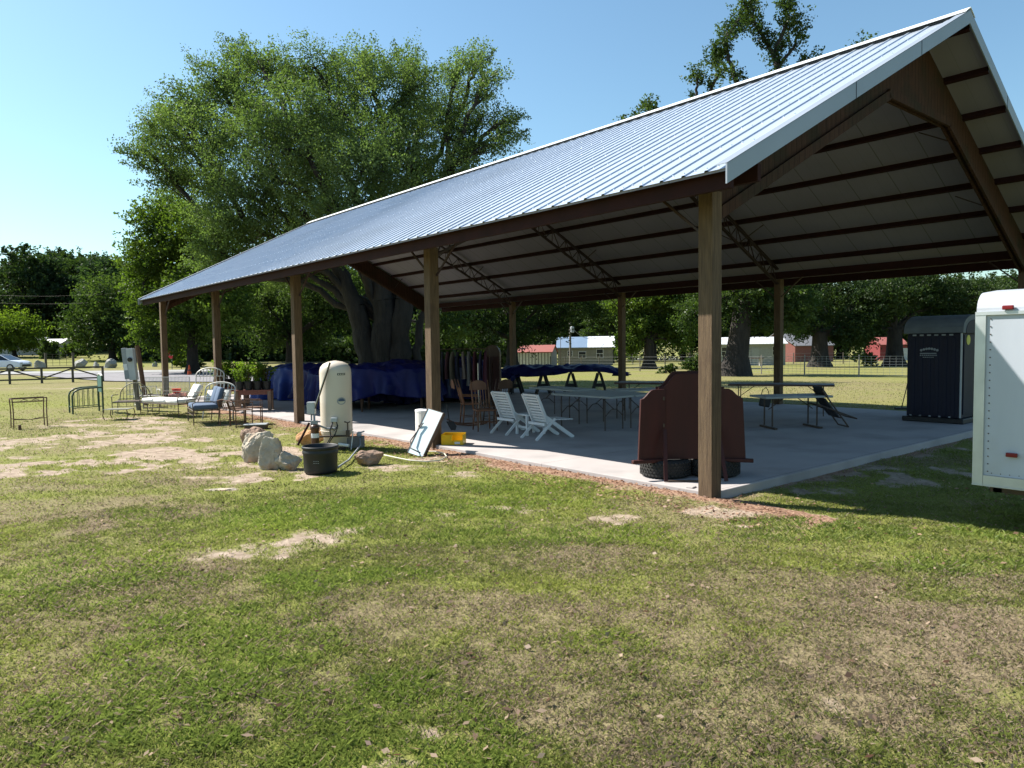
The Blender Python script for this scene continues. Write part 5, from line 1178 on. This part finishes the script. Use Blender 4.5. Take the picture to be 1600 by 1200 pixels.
# overhead wires beyond the road
m = MB(); q0, q1 = Dp(-200, 453, 85), Dp(260, 464, 85)
for dz in (0, .9):
    m.tube([q0.lerp(q1, i/10)+Vector((0,0,dz-1.2*math.sin(math.pi*i/10))) for i in range(11)], .005, 4)
tag(m.build('overhead_wire', X['iron']), 'thin overhead wires crossing in front of the dark trees on left', 'wires')

# ------------------------------------------------------------------ trees
def crown(lobes, nleaf, s0, s1, r, clump=.55, per=34, fk=(0,0,0)):
    """lobes: (centre, radius). Leaves sit along short outward sprays spread through each lobe."""
    vol = np.array([l[1][0]*l[1][1]+l[1][0]*l[1][2] for l in lobes]); vol = vol/vol.sum(); out = []; cl = []; fk = np.array(fk)
    for (c, rad), w_ in zip(lobes, vol):
        nc = max(3, int(nleaf*w_/per)); d = r.normal(size=(nc,3)); d /= np.linalg.norm(d, axis=1, keepdims=True)
        rr = (.15+.92*r.random(nc)**.6)[:,None]; cc = np.array(c)+d*rr*np.array(rad); cl.append(cc)
        o_ = cc-fk; o_ /= np.linalg.norm(o_, axis=1, keepdims=True)+1e-6
        ax = o_*.75+d*.35+r.normal(size=(nc,3))*.45+np.array([0,0,.05]); ax /= np.linalg.norm(ax, axis=1, keepdims=True)
        sz = clump*(.55+.9*r.random(nc)); k = np.repeat(np.arange(nc), per); t = r.random(len(k))[:,None]
        pn = r.normal(size=(len(k),3)); pn = np.clip(pn, -1.8, 1.8)*np.array([.5,.5,.34])*sz[k][:,None]*(1-.45*t)
        out.append(cc[k]+ax[k]*(t-.4)*sz[k][:,None]*3.0+pn-np.array([0,0,.35])*sz[k][:,None]*t**2)
    return leafcards(np.concatenate(out), s0, s1, r, .6), np.concatenate(cl)
def limb(mb, a, b, ra, rb, r, n=7, wob=.12, sag=0):
    a, b = Vector(a), Vector(b); L = (b-a).length; pts = []; rs = []
    for i in range(n+1):
        f = i/n; p = a.lerp(b, f); k = math.sin(math.pi*f)*L*wob
        p += Vector((r.gauss(0,.4), r.gauss(0,.4), r.gauss(0,.25)))*k+Vector((0,0,sag*math.sin(math.pi*f)*L)); pts.append(p); rs.append(ra+(rb-ra)*f**.8)
    mb.tube(pts, rs, 8, False); return pts
def tree(label, base, fork, lobes, nleaf, s0, s1, leaf, bark, seed, tr_=.4, clump=.55, name='oak_tree', group=None, twigs=60, lean=None, flare=1.6, cat='tree', per=34, nodes_=()):
    t = thing(name, label, cat, base, 0, group); r = np.random.default_rng(seed); rr = random.Random(seed); B = Vector(base)
    lb = [(tuple(Vector(c)-B), rad) for c, rad in lobes]; fk = Vector(fork)-B
    (V, F), cl = crown(lb, nleaf, s0, s1, r, clump, per, tuple(fk)); np_mesh('crown', V, F, leaf, t)
    m = MB(); m.tube([(0,0,-.3),(0,0,.15),fk*.2+Vector((0,0,.1)),fk*.55,fk], [tr_*flare*1.1,tr_*flare,tr_*1.15,tr_,tr_*.9], 12, False)
    # every lobe hangs on the nearest limb already grown
    C_ = [Vector(c) for c, _ in lb]; order = sorted(range(len(lb)), key=lambda i: (C_[i]-fk).length); nodes = [fk]; cost = [0.]; par = [-1]; idx = [-1]
    for q in nodes_: nodes.append(Vector(q)-B); par.append(0); cost.append((nodes[-1]-fk).length); idx.append(None)
    for i in order:
        best = min(range(len(nodes)), key=lambda j: (C_[i]-nodes[j]).length+.8*cost[j]+(1.2 if j == 0 else 0)*0)
        nodes.append(C_[i]); par.append(best); cost.append(cost[best]+(C_[i]-nodes[best]).length); idx.append(i)
    cnt = [1]*len(nodes)
    for j in range(len(nodes)-1, 0, -1): cnt[par[j]] += cnt[j]
    rad_ = [tr_*.9 if j == 0 else max(.045, tr_*.62*(cnt[j]/max(1, cnt[0]))**.42) for j in range(len(nodes))]
    for j in range(1, len(nodes)):
        pj = par[j]; ra_ = min(rad_[pj], rad_[j]*1.25); pts = limb(m, nodes[pj], nodes[j], ra_, rad_[j]*.85, rr, 7, .07, .03)
        if idx[j] is None: continue
        i = idx[j]; R_ = max(lb[i][1]); near = [Vector(q) for q in cl if (Vector(q)-C_[i]).length < R_*1.15]; rr.shuffle(near)
        for q in near[:max(2, twigs//len(lb))]: limb(m, pts[rr.randint(3, 7)], q, max(.025, rad_[j]*.35), .012, rr, 4, .10)
    m.build('trunk', bark, t, True); return t

# the great oak behind the pavilion
DO = 40.0; ob_ = ground_at(600, DO)
def lobe_px(u, v, rpx, D, dd=0, fl=.8): return (tuple(Dp(u, v, D+dd)), (rpx/FPX*D, rpx/FPX*D*1.15, rpx/FPX*D*fl))
OK_ = [(235,240,34,0),(262,195,40,2),(300,160,42,-2),(335,125,40,0),(370,100,36,3),(405,95,34,-2),(440,125,42,1),(492,105,34,-1),(530,115,42,2),(575,115,44,-2),(628,108,36,1),(650,130,40,-3),
       (712,112,28,0),(745,95,26,1),(757,130,26,-1),(728,155,30,2),(700,195,40,0),(786,190,24,0),(800,205,18,1),(770,225,24,-1),(752,180,22,1),(735,235,30,0),
       (300,215,60,-3),(370,180,66,2),(450,190,70,-4),(530,190,70,3),(600,190,66,-2),(660,190,50,2),(330,280,64,2),(410,265,72,-4),(490,270,76,2),(570,260,74,-4),(640,260,60,2),(700,265,44,-1),
       (270,275,42,0),(380,340,64,-3),(460,345,68,2),(530,340,60,-4),(600,320,50,0),(440,410,56,2),(350,400,50,-1),(500,420,44,3),(660,310,40,2)]
tree('enormous spreading oak with massive trunk rising behind the pavilion roof', ob_, Dp(602, 505, DO), [lobe_px(u, v, r_, DO, d_) for u, v, r_, d_ in OK_], 300000, .038, .082, X['oakleaf'], X['bark'], 5, tr_=.80, clump=.56, twigs=480, flare=1.35, per=120)
# its second stem
oakt = [o for o in COL.objects if o.name == 'oak_tree'][0]; m = MB(); rr = random.Random(4)
for (ua, va, ub, vb, r1, r2) in ((580,586,556,480,.62,.5),(556,480,520,400,.5,.34),(520,400,470,330,.34,.16),(622,586,632,470,.72,.52),(632,470,668,370,.52,.30),(668,370,715,270,.30,.10),(600,586,598,470,.75,.6),(598,470,575,370,.6,.36),(575,370,530,240,.36,.12),(598,470,628,350,.45,.25),(628,350,640,220,.25,.08),(575,370,590,230,.25,.08),(652,584,657,500,.26,.2),(657,500,690,430,.2,.1),(556,480,470,420,.3,.1)):
    limb(m, Dp(ua,va,DO-.6)-ob_, Dp(ub,vb,DO-.6)-ob_, r1, r2, rr, 7, .05)
m.build('stem', X['bark'], oakt, True)
# brighter trees at lower left of the oak
D2 = 56.0
L2 = [(235,340,34,0),(270,325,34,2),(300,350,40,-2),(250,385,44,0),(300,400,50,2),(350,370,44,0),(225,410,34,0),(240,440,40,2),(300,450,46,-2),(360,430,46,0),(225,470,30,0),(250,500,40,2),(300,510,44,0),(350,490,44,-2),(230,525,22,0),(265,540,22,0)]
tree('bright green bushy tree left of the great oak, behind pavilion end', ground_at(300, D2), Dp(300, 520, D2), [lobe_px(u, v, r_, D2, d_, .7) for u, v, r_, d_ in L2], 60000, .075, .15, X['leafa'], X['bark'], 15, tr_=.4, clump=.5, name='leafy_tree', twigs=120)
L3 = [(400,450,40,0),(440,480,44,3),(480,450,44,-2),(520,490,44,0),(420,520,36,0),(480,525,36,2),(540,440,36,0),(660,430,44,0),(700,460,44,2),(690,510,36,0)]
D3 = 62.0
tree('dark leafy tree directly behind the oak trunk, under the roof edge', ground_at(455, D3), Dp(455, 530, D3), [lobe_px(u, v, r_, D3, d_, .7) for u, v, r_, d_ in L3], 34000, .09, .17, X['leafb'], X['bark'], 16, tr_=.45, clump=.8, name='leafy_tree', twigs=50)
# left tree line pieces close to the road
L4 = [(150,520,34,0),(185,500,34,0),(205,530,26,0),(160,470,34,0),(195,450,30,2),(130,500,26,0)]
tree('mid green tree at the right end of left tree line', ground_at(175, 88), Dp(175, 545, 88), [lobe_px(u, v, r_, 88, d_, .8) for u, v, r_, d_ in L4], 22000, .11, .2, X['leafb'], X['bark'], 17, tr_=.4, clump=1.0, name='leafy_tree', twigs=30)
tree('round yellow green tree standing left above the white car', ground_at(22, 96), Dp(22, 545, 96), [lobe_px(u, v, r_, 96, 0, .8) for u, v, r_ in ((22,512,26),(5,520,22),(42,520,20),(20,532,20),(48,535,12),(-5,530,18))], 20000, .10, .18, X['leafy'], X['bark'], 18, tr_=.25, clump=.8, name='ornamental_tree', twigs=30)
# tall tree whose tops show above the roof
DT = 46.0
LT = [(1090,118,18,0),(1088,150,10,0),(1118,90,20,1),(1132,72,20,0),(1128,108,14,-1),(1145,45,22,0),(1160,25,20,1),(1172,2,20,0),(1180,40,18,0),(1195,62,18,0),(1150,125,13,0),(1112,135,12,0),(1232,30,22,0),(1228,5,20,0),(1250,48,16,0),(1222,65,18,1),(1240,75,12,0),(1210,88,14,0),(1215,108,14,0),(1262,92,12,0),(1275,98,10,0),(1017,165,17,2),(1005,178,13,0),(1030,175,10,0),(975,188,9,0),(1337,72,9,0),(1355,66,8,0)]
DTL = [(1085,490,26,0),(1110,505,20,1),(1200,500,24,0),(1232,500,22,0),(1150,455,50,0),(1110,440,40,2),(1200,450,50,0),(1180,480,40,2),(1230,470,40,0)]
tt_ = tree('tall leaning oak with thick trunk behind the near post, tops showing above roof ridge', ground_at(1148, DT), Dp(1166, 440, DT), [lobe_px(u, v, r_*(.82 if v < 200 else 1), DT, d_, .8) for u, v, r_, d_ in LT+DTL], 46000, .055, .115, X['leafb'], X['barkg'], 23, tr_=.62, clump=.36, twigs=160, flare=1.8, nodes_=[tuple(Dp(u, v, DT)) for u, v in ((1000,260),(1110,210),(1160,190),(1200,180),(1228,170),(1262,190),(1330,190),(975,270))])
# trees on the right under the roof line
def rtree(label, u, D, lob, n, leaf, seed, tr_, fv, bark='barkg', s=(.085,.165)):
    tree(label, ground_at(u, D), Dp(u, fv, D), [lobe_px(a, b, c, D, d, .75) for a, b, c, d in lob], n, s[0], s[1], X[leaf], X[bark], seed, tr_=tr_, clump=.55, twigs=80)
rtree('green oak with short dark trunk left of the near post, in the pasture', 1014, 69, [(985,470,30,0),(1005,450,36,2),(1035,460,36,0),(1000,510,26,0),(1060,470,34,0),(1075,500,28,2),(1045,510,26,0),(985,535,16,0),(1060,530,16,0)], 38000, 'leafa', 33, .5, 530)
rtree('dark oak with thick upright trunk right of the far right post', 1281, 71, [(1245,515,14,-1),(1318,528,16,0),(1345,530,14,0),(1240,470,44,0),(1290,450,50,3),(1340,470,44,0),(1260,505,30,0),(1320,510,34,0),(1380,460,40,0),(1230,440,36,0),(1350,520,18,2)], 38000, 'leafc', 34, .75, 520)
rtree('dark oak left of the portable toilet beside the red barn', 1398, 73, [(1365,515,18,0),(1435,518,18,0),(1460,530,18,0),(1400,460,46,0),(1440,470,46,2),(1480,460,44,0),(1370,480,30,0),(1460,500,30,0),(1500,500,30,0),(1420,440,40,0),(1530,470,40,0),(1570,460,44,0)], 38000, 'leafc', 35, .75, 515)
rtree('dark broad tree behind the red roofed shed', 800, 78, [(740,470,50,0),(790,460,54,2),(850,465,50,0),(900,470,44,0),(760,515,34,0),(810,520,30,0),(940,470,44,2),(860,510,26,0),(700,500,40,0)], 42000, 'leafc', 36, .6, 530, 'bark')
rtree('sunny topped tree between farmhouse and green oak', 955, 112, [(940,500,24,0),(960,490,24,0),(975,515,20,0),(925,520,14,0)], 9000, 'leafb', 37, .35, 540, 'bark', (.13,.22))
# tree line far behind: four kinds, copied
def far_kind(seed, leaf, h):
    r = random.Random(seed); lob = []
    for k in range(13):
        a = r.random()*6.28; q = r.random()**.6*3.6; z = h*(.30+.62*r.random()); q *= 1-.45*abs(z/h-.5); lob.append(((q*math.cos(a), q*math.sin(a), z), (2.3, 2.3, 1.8)))
    return tree('dark tree in the far tree line', (0,0,0), (0,0,h*.35), lob, 17000, .12, .25, X[leaf], X['bark'], seed, tr_=.35, clump=.62, name='far_tree', group='far tree line', twigs=26, per=34)
kinds = [far_kind(71,'leafc',13), far_kind(72,'leafd',15), far_kind(73,'leafb',12), far_kind(74,'leafc',16)]
rr = random.Random(99); spots = []
for u in range(-60, 215, 27): spots.append((u+rr.uniform(-8,8), rr.uniform(112,124), .85+.12*rr.random() if u < 30 else 1.05+.12*rr.random()))
for u in range(-40, 240, 40): spots.append((u, rr.uniform(128,145), .95 if u < 30 else 1.15))
for u in range(230, 720, 38): spots.append((u+rr.uniform(-8,8), rr.uniform(98,120), .95))
for u in range(700, 1640, 36): spots.append((u+rr.uniform(-10,10), rr.uniform(128,150), 1.05+.2*rr.random()))
for u in range(240, 1640, 60): spots.append((u, rr.uniform(160,185), 1.2))
for u in (-260,-330,-200,-140,1700,1760,1820,1900): spots.append((u, rr.uniform(90,130), 1.2))
used = set()
for i, (u, D, s_) in enumerate(spots):
    k = i % 4; o = kinds[k] if k not in used else copy_tree(kinds[k]); used.add(k)
    q = ground_at(u, D); o.location = (q.x, q.y, q.z-.1); o.rotation_euler.z = rr.random()*6.28; o.scale = (s_*rr.uniform(.95,1.2),)*2+(s_*rr.uniform(.85,1.05),)
    if u < 230: tag(o, 'dark tree in the tree line beyond the road on left', group='tree line beyond the road')
    else: tag(o, 'dark tree in the far tree line behind the pavilion', group='far tree line behind pavilion')
# understorey of the far wood: one mass
def wood():
    r = np.random.default_rng(3); n = 46000; u = r.uniform(-300, 1900, n); D = np.where(u < 560, r.uniform(118, 140, n), r.uniform(140, 175, n))
    f = (u-800)/FPX; x = CAM.x+FH.x*D+RH.x*f*D; y = CAM.y+FH.y*D+RH.y*f*D; z0 = HZn(x, y)
    z = z0+r.random(n)*7.5*(.7+.5*vnoise(u, u*0, 60, 8)); c1 = np.stack([x,y,z],1)
    n = 30000; u = r.uniform(190, 800, n); D = r.uniform(86, 104, n); f = (u-800)/FPX; x = CAM.x+FH.x*D+RH.x*f*D; y = CAM.y+FH.y*D+RH.y*f*D
    z = HZn(x, y)+r.random(n)**1.2*4.2*(.55+.7*vnoise(u, D, 28, 9)); c2 = np.stack([x,y,z],1)
    V, F = leafcards(np.concatenate([c1, c2, c2+r.normal(size=c2.shape)*.3]), .18, .42, r, .7)
    o = np_mesh('far_wood', V, F, X['leafc']); tag(o, 'dense dark undergrowth of the wood at the far edge', 'wood', kind='stuff')
wood()
def bush(label, u, v, w_, h_, leaf, seed, n=2600, s=(.05,.1)):
    p = T(u, v); r = np.random.default_rng(seed); lob = [((w_*(r.random()-.5)*.8, w_*(r.random()-.5)*.5, h_*(.12+.5*r.random())), (w_*.3, w_*.28, h_*.32)) for _ in range(6)]
    t = thing('bush', label, 'bush', p, RZ); (V, F), cl = crown(lob, n, s[0], s[1], r, h_*.10, 26); np_mesh('foliage', V, F, X[leaf], t)
    m = MB(); rr_ = random.Random(seed)
    for q in cl[:10]: limb(m, (0,0,0), q, .02, .008, rr_, 4, .1)
    m.build('stem', X['bark'], t)
bush('dark rounded bush at the fence beside the leaning oak trunk', 1085, 583, 2.4, 1.5, 'leafb', 41, 3600)
bush('low weedy bush along the fence left of the leaning oak', 1040, 583, 1.6, .7, 'leafb', 42, 1800)
bush('pale grassy shrub by the road behind the stop sign', 285, 573, 3.2, 2.6, 'leafy', 43, 3000, (.1,.2))
bush('small grey green shrub by the road near the farthest front post', 303, 574, 1.6, 1.3, 'leafb', 44, 1200, (.08,.16))
bush('tangled grey shrub inside the fence near dark posts', 1350, 572, 3.0, 1.6, 'leafb', 45, 1600, (.08,.16))
bush('leafy palmetto clump left of the white shelter', 72, 560, 2.6, 3.2, 'leafb', 46, 4000, (.10,.2))
bush('light green shrub in front of dark trees right of the white shelter', 117, 559, 3.0, 2.4, 'leafa', 47, 3000, (.10,.2))
